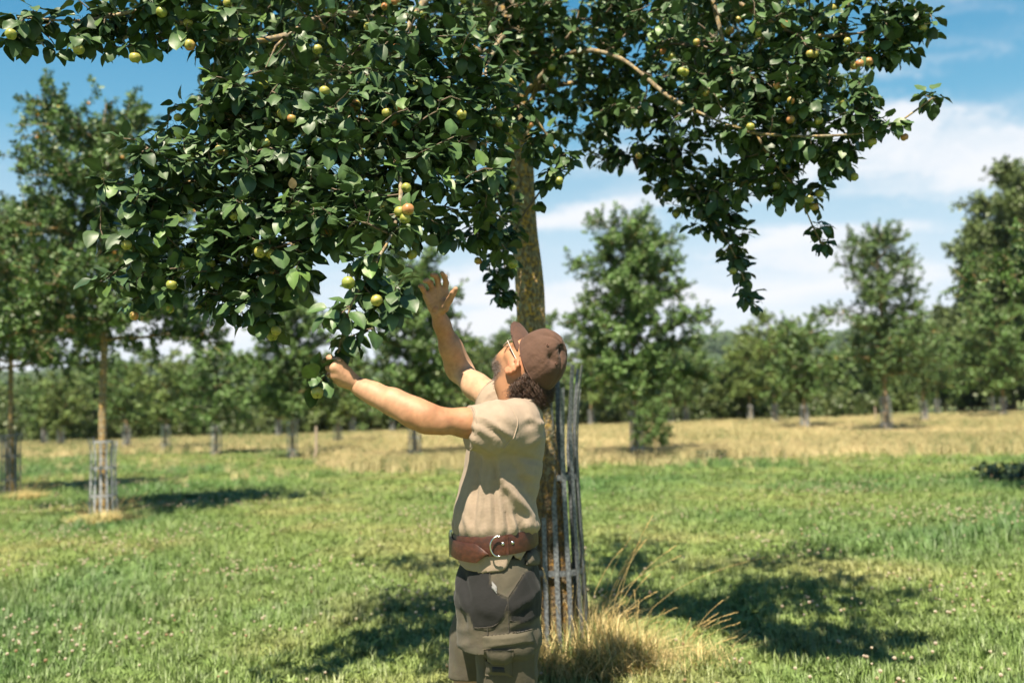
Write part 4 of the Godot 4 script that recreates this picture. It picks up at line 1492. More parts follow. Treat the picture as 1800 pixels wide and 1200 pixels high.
	for z in fs.nz:
		for y in fs.ny:
			for x in fs.nx:
				var p := fs.o + Vector3(x, y, z) * fs.h
				var i := (z * fs.ny + y) * fs.nx + x
				if fs.f[i] < 0.03:
					if p.x < slL.x + 0.06 and p.z > -2.98 and p.y > 1.25:
						fs.f[i] = maxf(fs.f[i], (p - slL).dot(dL) + 0.002)
					if p.z < -3.12 and p.y > 1.38:
						fs.f[i] = maxf(fs.f[i], (p - slR).dot(dR) + 0.002)
					if p.y > neck0.y - 0.03 and absf(p.z + 3.045) < 0.1:
						fs.f[i] = maxf(fs.f[i], (p - neck0).dot(dN) - 0.012 - 0.004)
	var shirt := MB.new()
	var beige := Color(0.325, 0.250, 0.183)
	fs.nets(shirt, func(p: Vector3, _n: Vector3) -> Color: return beige * (1.0 + 0.07 * warm.get_noise_3dv(p * 0.5)))
	var folds := [
		[px2(868, 788), px2(886, 850), 0.013, 0.013], [px2(882, 840), px2(932, 908), 0.013, 0.020], [px2(892, 795), px2(942, 885), 0.016, -0.014], [px2(852, 800), px2(842, 935), 0.010, 0.009], [px2(844, 800), px2(832, 930), 0.008, -0.007], [px2(860, 840), px2(864, 940), 0.008, 0.008],
		[px2(876, 860), px2(888, 940), 0.008, 0.008], [px2(868, 850), px2(876, 940), 0.006, -0.007], [px2(892, 880), px2(910, 940), 0.009, 0.008], [px2(884, 870), px2(898, 938), 0.006, -0.007], [px2(830, 820), px2(820, 935), 0.010, 0.007], [px2(812, 900), px2(840, 942), 0.008, 0.004],
		[px2(868, 800), px2(876, 860), 0.007, -0.010], [px2(915, 915), px2(945, 932), 0.018, 0.016], [px2(905, 900), px2(922, 940), 0.008, -0.012],
		[px2(830, 744), px2(882, 784), 0.010, 0.011], [px2(842, 728), px2(905, 770), 0.011, 0.009], [px2(826, 762), px2(862, 790), 0.009, 0.009], [px2(838, 755), px2(876, 778), 0.007, -0.009], [px2(850, 742), px2(895, 772), 0.007, -0.008], [px2(872, 725), px2(910, 745), 0.014, 0.005],
		[px2(905, 800), px2(955, 812), 0.010, -0.008], [px2(915, 785), px2(962, 765), 0.010, 0.005], [px2(920, 750), px2(955, 735), 0.012, -0.006], [px2(930, 735), px2(962, 748), 0.010, 0.008], [px2(900, 830), px2(950, 838), 0.012, 0.005], [px2(905, 850), px2(948, 862), 0.010, 0.004],
		[px2(850, 706), px2(872, 700), 0.006, 0.004], [px2(855, 690), px2(885, 712), 0.007, 0.004],
	]
	var drape := func(p: Vector3) -> float:
		var d := 0.0
		for r in folds:
			d += ridge(p, r[0], r[1], r[2], r[3])
		if p.z < zc - 0.06:
			d *= 0.6
		# small gathers above the belt and on the loose hem
		var wv := exp(-pow((p.y - Y.call(924)) / 0.022, 2.0)) * 0.0035
		d += wv * sin(atan2(p.z - zc, p.x - X.call(869)) * 26.0)
		return d + 0.003 * warm.get_noise_3d(p.x * 0.6, p.y * 0.25, p.z * 0.6)
	for i in shirt.v.size():
		shirt.v[i] += shirt.n[i] * drape.call(shirt.v[i]) - man_at
	shirt.smooth()
	var sh := put("shirt", shirt.mesh(), cloth, who)
	# hems, seams and collar as thin raised strips
	var seam := MB.new()
	for q in [[slL, dL, 0.075], [slR, dR, 0.07]]:
		var b := axis_basis(q[1], Vector3(0.1, 0.9, 0.3))
		var pts := PackedVector3Array()
		var rr := PackedFloat32Array()
		for k in 33:
			var a := TAU * k / 32.0
			var o: Vector3 = q[0] - q[1] * 0.006
			pts.append(fs.hit(o, b.x * cos(a) + b.z * sin(a), 0.11) - man_at)
			rr.append(0.0028)
		seam.tube(pts, rr, 5, beige * 0.95, false)
	put("sleeve_hem", seam.mesh(), cloth, sh)
	var col := MB.new()
	var cp := PackedVector3Array()
	var cr := PackedFloat32Array()
	var nb := axis_basis(dN, Vector3(0.1, 0.2, 0.9))
	for k in 41:
		var a := TAU * k / 40.0
		cp.append(fs.hit(neck0 + dN * 0.004, nb.x * cos(a) + nb.z * sin(a), 0.11) - man_at)
		cr.append(0.0055)
	col.tube(cp, cr, 6, beige * 0.97, false)
	put("collar", col.mesh(), cloth, sh)
	var arm := MB.new()
	var ap := PackedVector3Array()
	var ar := PackedFloat32Array()
	for q in curve([Vector2(900, 728), Vector2(909, 748), Vector2(907, 768), Vector2(898, 785), Vector2(886, 797)].map(func(e): return Vector3(e.x, e.y, 0)), 3.0):
		var w := at(q.x, q.y, 2.84)
		w.z = -3.0
		var on := fs.hit(w, Vector3(0, 0.1, 1).normalized(), 0.30)
		ap.append(on + fs.grad(on) * (drape.call(on) + 0.0003) - man_at)
		ar.append(0.0018)
	arm.tube(ap, ar, 5, beige * 1.12, false)
	put("shoulder_seam", arm.mesh(), cloth, sh)

	# ---------------- shorts
	var fp := Field.new(Vector3(X.call(770), Y.call(1250), -3.40), Vector3(X.call(965), Y.call(950), -2.74), 0.0078, 75.0)
	var flat := func(_x: float, _z: float) -> float: return -9.0
	fp.stack([[Y.call(1080), X.call(866), zc, 0.118, 0.17], [Y.call(1040), X.call(869), zc, 0.128, 0.182], [Y.call(1000), X.call(872), zc, 0.118, 0.170], [Y.call(960), X.call(872), zc, 0.105, 0.156]], flat, Y.call(965))
	fp.chain([at(890, 1050, 2.955), at(891, 1120, 2.945), at(891, 1215, 2.94)], [0.086, 0.090, 0.090])
	fp.chain([at(858, 1050, 3.14), at(842, 1120, 3.15), at(832, 1186, 3.16)], [0.086, 0.086, 0.083])
	fp.done()
	var cutL: float = at(890, 1214, 2.94).y
	var cutR: float = at(832, 1186, 3.16).y
	for z in fp.nz:
		for y in fp.ny:
			for x in fp.nx:
				var p := fp.o + Vector3(x, y, z) * fp.h
				var i := (z * fp.ny + y) * fp.nx + x
				fp.f[i] = maxf(fp.f[i], (cutL if p.z > -3.05 else cutR + 0.06 * (p.x - kneeR.x)) - p.y)
	var khaki := Color(0.082, 0.071, 0.048)
	var dark := Color(0.0100, 0.0098, 0.0098)
	var front_lo := [[-200, 1095], [800, 1070], [835, 1100], [872, 1093], [893, 1060], [960, 1060]]
	var lookup := func(tab: Array, x: float) -> float:
		for k in tab.size() - 1:
			if x <= tab[k + 1][0]:
				return lerpf(tab[k][1], tab[k + 1][1], clampf((x - tab[k][0]) / float(tab[k + 1][0] - tab[k][0]), 0, 1))
		return tab[-1][1]
	var lo_front := [[770, 1076], [826, 1076], [834, 1100], [872, 1094], [884, 1078], [893, 1056], [896, 1084], [932, 1094], [990, 1090]]
	var hi_front := [[770, 985], [858, 985], [862, 1018], [872, 1034], [893, 1046], [905, 1030], [921, 1008], [945, 998], [990, 998]]
	var black_share := func(p: Vector3) -> float:
		var w := cam_basis.transposed() * (p - Vector3(0, EYE, 0))
		var dd := 2.87
		var pos := Vector2(900.0 + FOC * w.x / dd, 600.0 - FOC * w.y / dd)
		if p.z < -3.05:
			pos = Vector2(900.0 + FOC * (w.x + 0.045) / 3.0, 600.0 - FOC * w.y / 3.0)
		var a: float = lookup.call(hi_front, pos.x)
		var b: float = lookup.call(lo_front, pos.x)
		return smoothstep(-2.0, 2.0, pos.y - a) * smoothstep(-2.0, 2.0, b - pos.y)
	var shorts := MB.new()
	fp.nets(shorts, func(p: Vector3, _n: Vector3) -> Color:
		return khaki.lerp(dark, black_share.call(p)) * (1.0 + 0.10 * warm.get_noise_3dv(p * 0.6)))
	var cre := [[px2(800, 1010), px2(815, 1070), 0.010, 0.007], [px2(812, 1000), px2(830, 1060), 0.009, -0.008], [px2(808, 1050), px2(822, 1120), 0.010, -0.009], [px2(840, 1060), px2(885, 1075), 0.014, 0.004], [px2(900, 1075), px2(940, 1060), 0.008, -0.006], [px2(900, 1090), px2(942, 1080), 0.007, 0.005], [px2(905, 1060), px2(942, 1040), 0.009, 0.005], [px2(800, 1140), px2(828, 1122), 0.008, 0.005], [px2(803, 1165), px2(835, 1150), 0.007, -0.006], [px2(800, 1110), px2(830, 1100), 0.010, 0.005], [px2(858, 1105), px2(940, 1098), 0.008, -0.005], [px2(905, 1170), px2(945, 1190), 0.009, 0.006], [px2(845, 1180), px2(865, 1205), 0.009, 0.005]]
	for i in shorts.v.size():
		var p := shorts.v[i]
		var d: float = 0.003 * black_share.call(p)
		for r in cre:
			d += ridge(p, r[0], r[1], r[2], r[3])
		d += 0.004 * warm.get_noise_3d(p.x, p.y * 0.7, p.z)
		shorts.v[i] = p + shorts.n[i] * d - man_at
	shorts.smooth()
	var so := put("shorts", shorts.mesh(), cloth, who)
	# cargo pocket, its flap, the small phone pocket with a dark label: curved patches lying on the leg
	var patch := func(x0: float, y0: float, x1: float, y1: float, lift: float, c: Color, called: String, skew: float):
		var m := MB.new()
		var nu := 12
		var nv := 10
		var P := []
		for layer in 2:
			for j in nv + 1:
				for i in nu + 1:
					var u := float(i) / nu
					var w := float(j) / nv
					var q := at(lerpf(x0, x1, u), lerpf(y0, y1, w) + skew * (u - 0.5), 2.865)
					q.z = -3.0
					var hit := fp.hit(q, Vector3(0, 0.05, 1).normalized(), 0.22)
					var edge := minf(minf(u, 1.0 - u) * 4.0, minf(w, 1.0 - w) * 4.0)
					var out := fp.grad(hit)
					var pos := hit + out * (lift * (0.55 + 0.45 * minf(1.0, edge)) if layer == 0 else -0.012)
					if layer == 0:
						pos += out * 0.0035 * warm.get_noise_3dv(pos * 1.6)
					P.append(m.vert(pos - man_at, out, c * (0.9 if edge < 0.34 and edge > 0.2 else 1.0)))
		var row := nu + 1
		for j in nv:
			for i in nu:
				var a := j * row + i
				m.quad(a, a + 1, a + row + 1, a + row)
		var off := row * (nv + 1)
		for i in nu:
			for j in [0, nv]:
				var a: int = j * row + i
				m.quad(a, a + 1, a + 1 + off, a + off)
		for j in nv:
			for i in [0, nu]:
				var a: int = j * row + i
				m.quad(a, a + row, a + row + off, a + off)
		m.smooth()
		put(called, m.mesh(), cloth, so)
	patch.call(853, 1130, 936, 1212, 0.013, khaki * 0.98, "cargo_pocket", 0.0)
	patch.call(851, 1112, 933, 1134, 0.017, khaki * 1.06, "pocket_flap", -8.0)
	patch.call(858, 1138, 900, 1187, 0.027, khaki * 1.04, "phone_pocket", 0.0)
	patch.call(866, 1163, 893, 1179, 0.0305, Color(0.025, 0.026, 0.03), "pocket_label", 0.0)
	patch.call(923, 975, 946, 1000, 0.016, khaki * 1.1, "side_tab", 6.0)
	patch.call(865, 1026, 874, 1039, 0.006, Color(0.25, 0.25, 0.245), "folded_tissue", 10.0)
	var st := MB.new()
	for line in [[[893, 1048], [894, 1080], [895, 1110]], [[862, 990], [862, 1018], [873, 1036], [893, 1046]], [[893, 1046], [906, 1028], [921, 1008]], [[834, 1101], [858, 1098], [873, 1093], [884, 1078], [892, 1058]], [[896, 1086], [915, 1092], [934, 1094]], [[858, 1096], [856, 1130]]]:
		var pts := PackedVector3Array()
		var rr := PackedFloat32Array()
		for q in curve(line.map(func(e): return Vector3(e[0], e[1], 0)), 4.0):
			var o := at(q.x, q.y, 2.865)
			o.z = -3.0
			pts.append(fp.hit(o, Vector3(0, 0.02, 1).normalized(), 0.22) - man_at + Vector3(0, 0, 0.0035))
			rr.append(0.0009)
		st.tube(pts, rr, 4, Color(0.06, 0.052, 0.04), false)
	put("seam", st.mesh(), cloth, so)

	# ---------------- belt
	var leather := mat(0.5)
	leather.albedo_texture = noise_tex(0.02, 512, 5, Color(0.17, 0.085, 0.055), Color(0.34, 0.185, 0.115), 81)
	leather.heightmap_enabled = true
	leather.heightmap_scale = 0.05
	leather.heightmap_texture = noise_tex(0.06, 256, 4, Color.BLACK, Color.WHITE, 82)
	tri_map(leather, 5.0)
	var chrome := mat(0.22, Color(0.62, 0.62, 0.60))
	chrome.metallic = 1.0
	var mid := Vector3(X.call(869), Y.call(942), zc)
	var belt_at := func(a: float, up: float, lift: float) -> Vector3:
		var dir := Vector3(cos(a), 0, sin(a))
		var best := 0.0
		for q in [0.0, -0.026, 0.026]:
			var o := mid + Vector3(0, q, 0)
			best = maxf(best, (fs.hit(o, dir, 0.24) - o).length())
		# x<0 is the front: the belt sits a little lower there
		return mid + dir * (best + lift) + Vector3(0, up + 0.009 * cos(a), 0)
	var strip := func(a0: float, a1: float, half: float, lift: float, drop: float, tip: bool) -> ArrayMesh:
		var m := MB.new()
		var n := 64
		var prof := [[-1.0, 0.0], [-0.92, 0.0042], [0.0, 0.0048], [0.92, 0.0042], [1.0, 0.0], [0.0, -0.003]]
		for i in n + 1:
			var t := float(i) / n
			var a := lerpf(a0, a1, t)
			var hw := half
			if tip:
				hw = half * minf(1.0, (1.0 - t) * 7.0 + 0.02)
			for q in prof:
				m.vert(belt_at.call(a, hw * q[0] + drop * t, lift + q[1]) - man_at)
		for i in n:
			for k in 6:
				var b := i * 6
				m.quad(b + k, b + (k + 1) % 6, b + 6 + (k + 1) % 6, b + 6 + k)
		# orient outward
		for i in m.v.size():
			var d: Vector3 = m.v[i] + man_at - mid
			m.n[i] = Vector3(d.x, 0, d.z).normalized() * (-1.0 if i % 6 == 5 else 1.0)
		var old := m.ix.duplicate()
		m.ix.clear()
		for i in range(0, old.size(), 3):
			m.tri(old[i], old[i + 1], old[i + 2])
		m.smooth()
		return m.mesh()
	var belt := put("belt", strip.call(0.12, TAU - 0.55 + 0.12, 0.029, 0.001, 0.0, false), leather, who)
	put("belt_tongue", strip.call(PI * 1.0, PI * 0.53, 0.027, 0.010, -0.020, true), leather, belt)
	var keep := MB.new()
	var kb: Vector3 = belt_at.call(2.86, -0.002, 0.012)
	keep.box(kb - man_at, Basis(Vector3.UP, -2.86 + PI * 0.5), Vector3(0.007, 0.036, 0.0035))
	put("keeper_loop", keep.mesh(), leather, belt)
	var ring := MB.new()
	var rc: Vector3 = belt_at.call(1.56, 0.0, 0.012)
	var rp := PackedVector3Array()
	var rr2 := PackedFloat32Array()
	for k in 25:
		var a := PI * 0.5 + PI * 1.12 * (k / 24.0 - 0.5) / 0.5 * 0.5
		a = lerpf(PI * 0.42, PI * 1.58, k / 24.0)
		rp.append(rc + Vector3(cos(a) * 0.022 + 0.008, sin(a) * 0.028, 0.004 + 0.004 * absf(cos(a))) - man_at)
		rr2.append(0.0024)
	ring.tube(rp, rr2, 8)
	put("belt_ring", ring.mesh(), chrome, belt)
	for a in [1.44, 1.28]:
		var rv := MB.new()
		rv.ball(belt_at.call(a, 0.004, 0.0055) - man_at, Basis.IDENTITY, Vector3(0.0052, 0.0052, 0.0035), 6, 10)
		put("rivet", rv.mesh(), chrome, belt)
	var patch2 := MB.new()
	patch2.box(belt_at.call(1.37, 0.0, 0.006) - man_at, Basis(Vector3.UP, -1.37 + PI * 0.5), Vector3(0.0035, 0.0285, 0.003))
	put("belt_band", patch2.mesh(), leather, belt)
	var bk := MB.new()
	var bc: Vector3 = belt_at.call(2.98, 0.0, 0.010)
	for s in [[0.0, 0.034, 0.022, 0.003], [0.0, -0.034, 0.022, 0.003]]:
		bk.box(bc + Vector3(0, s[1], 0) - man_at, Basis(Vector3.UP, -2.98 + PI * 0.5), Vector3(s[2], s[3], 0.003))
	for s in [-0.022, 0.022]:
		bk.box(bc + Vector3(0, 0, s) - man_at, Basis(Vector3.UP, -2.98 + PI * 0.5), Vector3(0.003, 0.0365, 0.003))
	put("buckle", bk.mesh(), chrome, belt)

	# ---------------- boots
	var boot_m := mat(0.75, Color(0.06, 0.045, 0.03))
	for e in [ankL, ankR]:
		var fbt := Field.new(Vector3(e.x - 0.24, -0.005, e.z - 0.08), Vector3(e.x + 0.12, 0.24, e.z + 0.08), 0.008, 90.0)
		fbt.chain([e + Vector3(0, 0.11, 0), e + Vector3(0.004, -0.02, 0)], [0.052, 0.050])
		fbt.chain([e + Vector3(0.02, -0.045, 0), e + Vector3(-0.10, -0.045, 0), e + Vector3(-0.17, -0.05, 0)], [0.044, 0.043, 0.038])
		fbt.done()
		for i in fbt.f.size():
			var y: float = fbt.o.y + ((i / fbt.nx) % fbt.ny) * fbt.h
			fbt.f[i] = maxf(fbt.f[i], 0.004 - y)
		var bm := MB.new()
		fbt.nets(bm, func(_p, _n): return Color.WHITE)
		for i in bm.v.size():
			bm.v[i] -= man_at
		put("boot", bm.mesh(), boot_m, who)

	# ---------------- cap
	var capm := mat(0.88, Color.WHITE, true)
	capm.heightmap_enabled = true
	capm.heightmap_scale = 0.12
	capm.heightmap_texture = noise_tex(0.06, 256, 4, Color.BLACK, Color.WHITE, 91)
	capm.albedo_texture = noise_tex(0.015, 256, 4, Color(0.82, 0.82, 0.82), Color(1, 1, 1), 92)
	capm.rim_enabled = true
	capm.rim = 0.08
	tri_map(capm, 5.0)
	var brown := Color(0.105, 0.052, 0.034)
	var dome := MB.new()
	var na := 72
	var nr := 26
	var rim := func(a: float) -> Vector3:
		return Vector3(0.097 * cos(a) - 0.008, 0.022 + 0.014 * cos(a) + 0.008 * absf(sin(a)), 0.079 * sin(a))
	for j in nr + 1:
		var t := float(j) / nr
		for i in na:
			var a := TAU * i / na
			var r0: Vector3 = rim.call(a)
			var th := t * PI * 0.5
			var hgt := 0.106 - 0.012 * cos(a) + 0.010 * cos(a)
			var s := pow(cos(th), 0.72)
			var q := Vector3((r0.x + 0.008) * s - 0.008, r0.y + (hgt + 0.006) * pow(sin(th), 0.95), r0.z * s)
			# a boxier front panel, seams between the six panels, soft dents
			q += Vector3(cos(a), 0, sin(a)) * 0.007 * sin(th * 2.0) * maxf(0.0, cos(a))
			var sm := absf(fposmod(a / (TAU / 6.0) + 0.5, 1.0) - 0.5) * (TAU / 6.0)
			var nrm := Vector3(cos(a) * cos(th), sin(th), sin(a) * cos(th))
			q -= nrm * 0.0022 * exp(-pow(sm * 0.09 * maxf(s, 0.1) / 0.0035, 2.0))
			q += nrm * 0.0025 * noise.get_noise_3d(q.x * 420.0, q.y * 420.0, q.z * 420.0)
			q -= nrm * 0.016 * exp(-pow((a - 2.25) / 0.30, 2.0)) * exp(-pow((t - 0.60) / 0.10, 2.0))
			q -= nrm * 0.010 * exp(-pow((a - 0.9) / 0.12, 2.0)) * exp(-pow((t - 0.66) / 0.22, 2.0))
			dome.vert(hc + hb * q * 0.92 - man_at, hb * nrm, brown)
	for j in nr:
		for i in na:
			var a := j * na + i
			var b := j * na + (i + 1) % na
			dome.quad(a, b, b + na, a + na)
	dome.smooth()
	var cap_o := put("cap", dome.mesh(), capm, who)
	var bill := MB.new()
	var nbu := 24
	var nbv := 14
	for layer in 2:
		for j in nbv + 1:
			var w := float(j) / nbv
			for i in nbu + 1:
				var u := (float(i) / nbu - 0.5) * 2.0
				var a := u * 1.02
				var r0: Vector3 = rim.call(a)
				var reach := 0.078 * pow(maxf(0.0, 1.0 - pow(absf(u), 2.6)), 0.62)
				var q := r0 + Vector3(reach * w, 0, 0)
				q.y += 0.002 - 0.26 * q.z * q.z / 0.085 - 0.10 * reach * w + (0.0 if layer == 0 else -0.004)
				q.x -= 0.004 * (1.0 - w)
				bill.vert(hc + hb * q * 0.92 - man_at, hb * (Vector3.UP if layer == 0 else Vector3.DOWN), brown * (0.82 if absf(w - 0.93) < 0.04 or absf(w - 0.80) < 0.03 else 1.03))
	var brow := nbu + 1
	var boff := brow * (nbv + 1)
	for layer in 2:
		for j in nbv:
			for i in nbu:
				var a := layer * boff + j * brow + i
				bill.quad(a, a + 1, a + brow + 1, a + brow)
	for i in nbu:
		var a := nbv * brow + i
		bill.quad(a, a + 1, a + 1 + boff, a + boff)
	bill.smooth()
	put("bill", bill.mesh(), capm, cap_o)
	var bt := MB.new()
	bt.ball(H.call(-0.008, 0.135, 0.0) - man_at, hb, Vector3(0.008, 0.005, 0.008), 6, 10, brown)
	put("cap_button", bt.mesh(), capm, cap_o)
	for k in 6:
		var a := TAU * (k + 0.5) / 6.0
		var th := 0.62 * PI * 0.5
		var r0: Vector3 = rim.call(a)
		var s := pow(cos(th), 0.72)
		var q := Vector3((r0.x + 0.008) * s - 0.008, r0.y + 0.111 * sin(th), r0.z * s)
		var nrm := (Vector3(cos(a) * cos(th), sin(th) * 1.1, sin(a) * cos(th))).normalized()
		var ey := MB.new()
		var eb := axis_basis(nrm, Vector3(0.3, 0.1, 0.9))
		var pts := PackedVector3Array()
		var rr := PackedFloat32Array()
		for i in 13:
			var g := TAU * i / 12.0
			pts.append(hc + hb * 0.92 * (q + nrm * 0.0025 + (eb.x * cos(g) + eb.z * sin(g)) * 0.0035) - man_at)
			rr.append(0.0012)
		ey.tube(pts, rr, 5, brown * 1.35, false)
		put("eyelet", ey.mesh(), capm, cap_o)
	var band := MB.new()
	var bp := PackedVector3Array()
	var br := PackedFloat32Array()
	for i in 49:
		var r0: Vector3 = rim.call(TAU * i / 48.0)
		bp.append(hc + hb * r0 * 0.92 - man_at)
		br.append(0.0022)
	band.tube(bp, br, 6, brown * 0.9, false)
	put("cap_rim", band.mesh(), capm, cap_o)

	# ---------------- glasses
	var gm := mat(0.3, Color(0.25, 0.20, 0.17))
	var gl := MB.new()
	for s in [1.0, -1.0]:
		gl.tube(PackedVector3Array([H.call(-0.016, 0.004, 0.082 * s) - man_at, H.call(-0.004, 0.012, 0.081 * s) - man_at, H.call(0.05, 0.008, 0.076 * s) - man_at, H.call(0.094, 0.006, 0.070 * s) - man_at]), PackedFloat32Array([0.0020, 0.0022, 0.0022, 0.0026]), 6)
		var pts := PackedVector3Array()
		var rr := PackedFloat32Array()
		for k in 21:
			var g := TAU * k / 20.0
			pts.append(H.call(0.104 - 0.012 * pow(absf(cos(g) * 0.5 + 0.5), 2.0), -0.008 + 0.021 * sin(g), (0.038 + 0.030 * cos(g)) * s) - man_at)
			rr.append(0.0018)
		gl.tube(pts, rr, 6, Color.WHITE, false)
	gl.tube(PackedVector3Array([H.call(0.106, 0.002, -0.009) - man_at, H.call(0.110, 0.004, 0.0) - man_at, H.call(0.106, 0.002, 0.009) - man_at]), PackedFloat32Array([0.0018, 0.0018, 0.0018]), 6)
	var glasses := put("glasses", gl.mesh(), gm, who)
	var pane := mat(0.05, Color(0.55, 0.62, 0.66))
	pane.albedo_color.a = 0.25
	pane.transparency = BaseMaterial3D.TRANSPARENCY_ALPHA
	for s in [1.0, -1.0]:
		var lm := MB.new()
		var ctr := lm.vert(H.call(0.099, -0.008, 0.038 * s) - man_at, F)
		for k in 21:
			var g := TAU * k / 20.0
			lm.vert(H.call(0.104 - 0.012 * pow(absf(cos(g) * 0.5 + 0.5), 2.0), -0.008 + 0.021 * sin(g), (0.038 + 0.030 * cos(g)) * s) - man_at, F)
		for k in 20:
			lm.tri(ctr, ctr + 1 + k, ctr + 2 + k)
		put("lens", lm.mesh(), pane, glasses)

	# ---------------- hair: curls at the nape, stubble on the jaw
	var hm := mat(0.5, Color.WHITE, true)
	var hair := MB.new()
	rng.seed = 19
	for i in 1500:
		var a := rng.randf_range(0.62, 1.38) * PI
		var root: Vector3 = H.call(0.088 * cos(a) - 0.008, rng.randf_range(-0.045, 0.03), 0.070 * sin(a))
		var out := (hb * Vector3(cos(a), 0, sin(a))).normalized()
		var dir := (out * 0.55 - U * 0.8 + Vector3(0, -0.65, 0) + rdir() * 0.25).normalized()
		var Ln := rng.randf_range(0.028, 0.060)
		var cr0 := rng.randf_range(0.004, 0.010)
		var ph := rng.randf() * TAU
		var b := axis_basis(dir, Vector3(0.3, 0.4, 0.8))
		var pts := PackedVector3Array()
		var rr := PackedFloat32Array()
		for k in 13:
			var t := k / 12.0
			pts.append(root + out * 0.010 * sin(t * 2.0) + dir * Ln * t + (b.x * cos(ph + t * 12.0) + b.z * sin(ph + t * 12.0)) * cr0 * minf(1.0, t * 1.6) - man_at)
			rr.append(lerpf(0.0010, 0.0004, t))
		hair.tube(pts, rr, 3, Color(0.060, 0.034, 0.022) * rng.randf_range(0.6, 1.7), false)
	put("hair", hair.mesh(), hm, who)
	var beard := MB.new()
	for i in 900:
		var s := 1.0 if rng.randf() < 0.6 else -1.0
		var t := rng.randf()
		var from: Vector3 = H.call(0.01, -0.050, 0.02 * s).lerp(H.call(0.05, -0.075, 0.0), t)
		var dir := (hb * Vector3(rng.randf_range(-0.1, 0.9), rng.randf_range(-1.0, -0.15), s * rng.randf_range(0.0, 1.0))).normalized()
		var p := fh.hit(from, dir, 0.10)
		var q := hb.transposed() * (p - hc)
		if q.y > -0.045 + 0.25 * (0.03 - q.x) or q.x < 0.0:
			continue
		var d := (fh.grad(p) * 0.6 - U * 0.8 + rdir() * 0.4).normalized()
		beard.seg(p - man_at, p + d * rng.randf_range(0.004, 0.010) - man_at, 0.0006, 0.0003, 3, Color(0.045, 0.032, 0.025) * rng.randf_range(0.7, 3.0))
	put("beard", beard.mesh(), hm, who)

# five fingers on a palm: thumb first, then index to little finger, four joints each
func hand(m: MB, wrist: Vector3, elbow: Vector3, fingers: Array, pads: Array, paint: Callable) -> void:
	var lo := wrist
	var hi := wrist
	for f in fingers:
		for p in f:
			lo = lo.min(p)
			hi = hi.max(p)
	var e := Vector3.ONE * 0.026
	var fd := Field.new(lo - e, hi + e, 0.0027, 420.0)
	fd.cap(wrist + (elbow - wrist).normalized() * 0.04, wrist, 0.0245, 0.0225)
	var radii := [[0.0120, 0.0104, 0.0095, 0.0080], [0.0098, 0.0086, 0.0077, 0.0067], [0.0098, 0.0086, 0.0078, 0.0068], [0.0094, 0.0082, 0.0074, 0.0064], [0.0086, 0.0074, 0.0066, 0.0057]]
	for i in 5:
		fd.chain(fingers[i], radii[i])
		if i > 0:
			fd.cap(wrist.lerp(fingers[i][0], 0.05), fingers[i][0], 0.0165, 0.0122)
			if i > 1:
				for q in [[-0.06, 0.0085], [0.08, 0.0105], [0.22, 0.0118], [0.38, 0.0128], [0.55, 0.0138], [0.75, 0.0140]]:
					fd.cap(fingers[i][0].lerp(wrist, q[0]), fingers[i - 1][0].lerp(wrist, q[0]), q[1], q[1])
		else:
			fd.cap(wrist, fingers[0][0], 0.018, 0.0135)
	for q in pads:
		fd.cap(q[0], q[0] + Vector3(0, 0.004, 0), q[1], q[1] * 0.9)
	fd.done()
	fd.nets(m, paint)


# ------------------------------------------------------------------ putting it together
func _ready() -> void:
	noise.seed = 2
	noise.noise_type = FastNoiseLite.TYPE_SIMPLEX_SMOOTH
	noise.frequency = 0.05
	noise.fractal_octaves = 3
	camera_and_light()
	materials()
	ground()
	hills()
	orchard()
	large_tree()
	main_guard()
	man()
	grass()
	tufts()

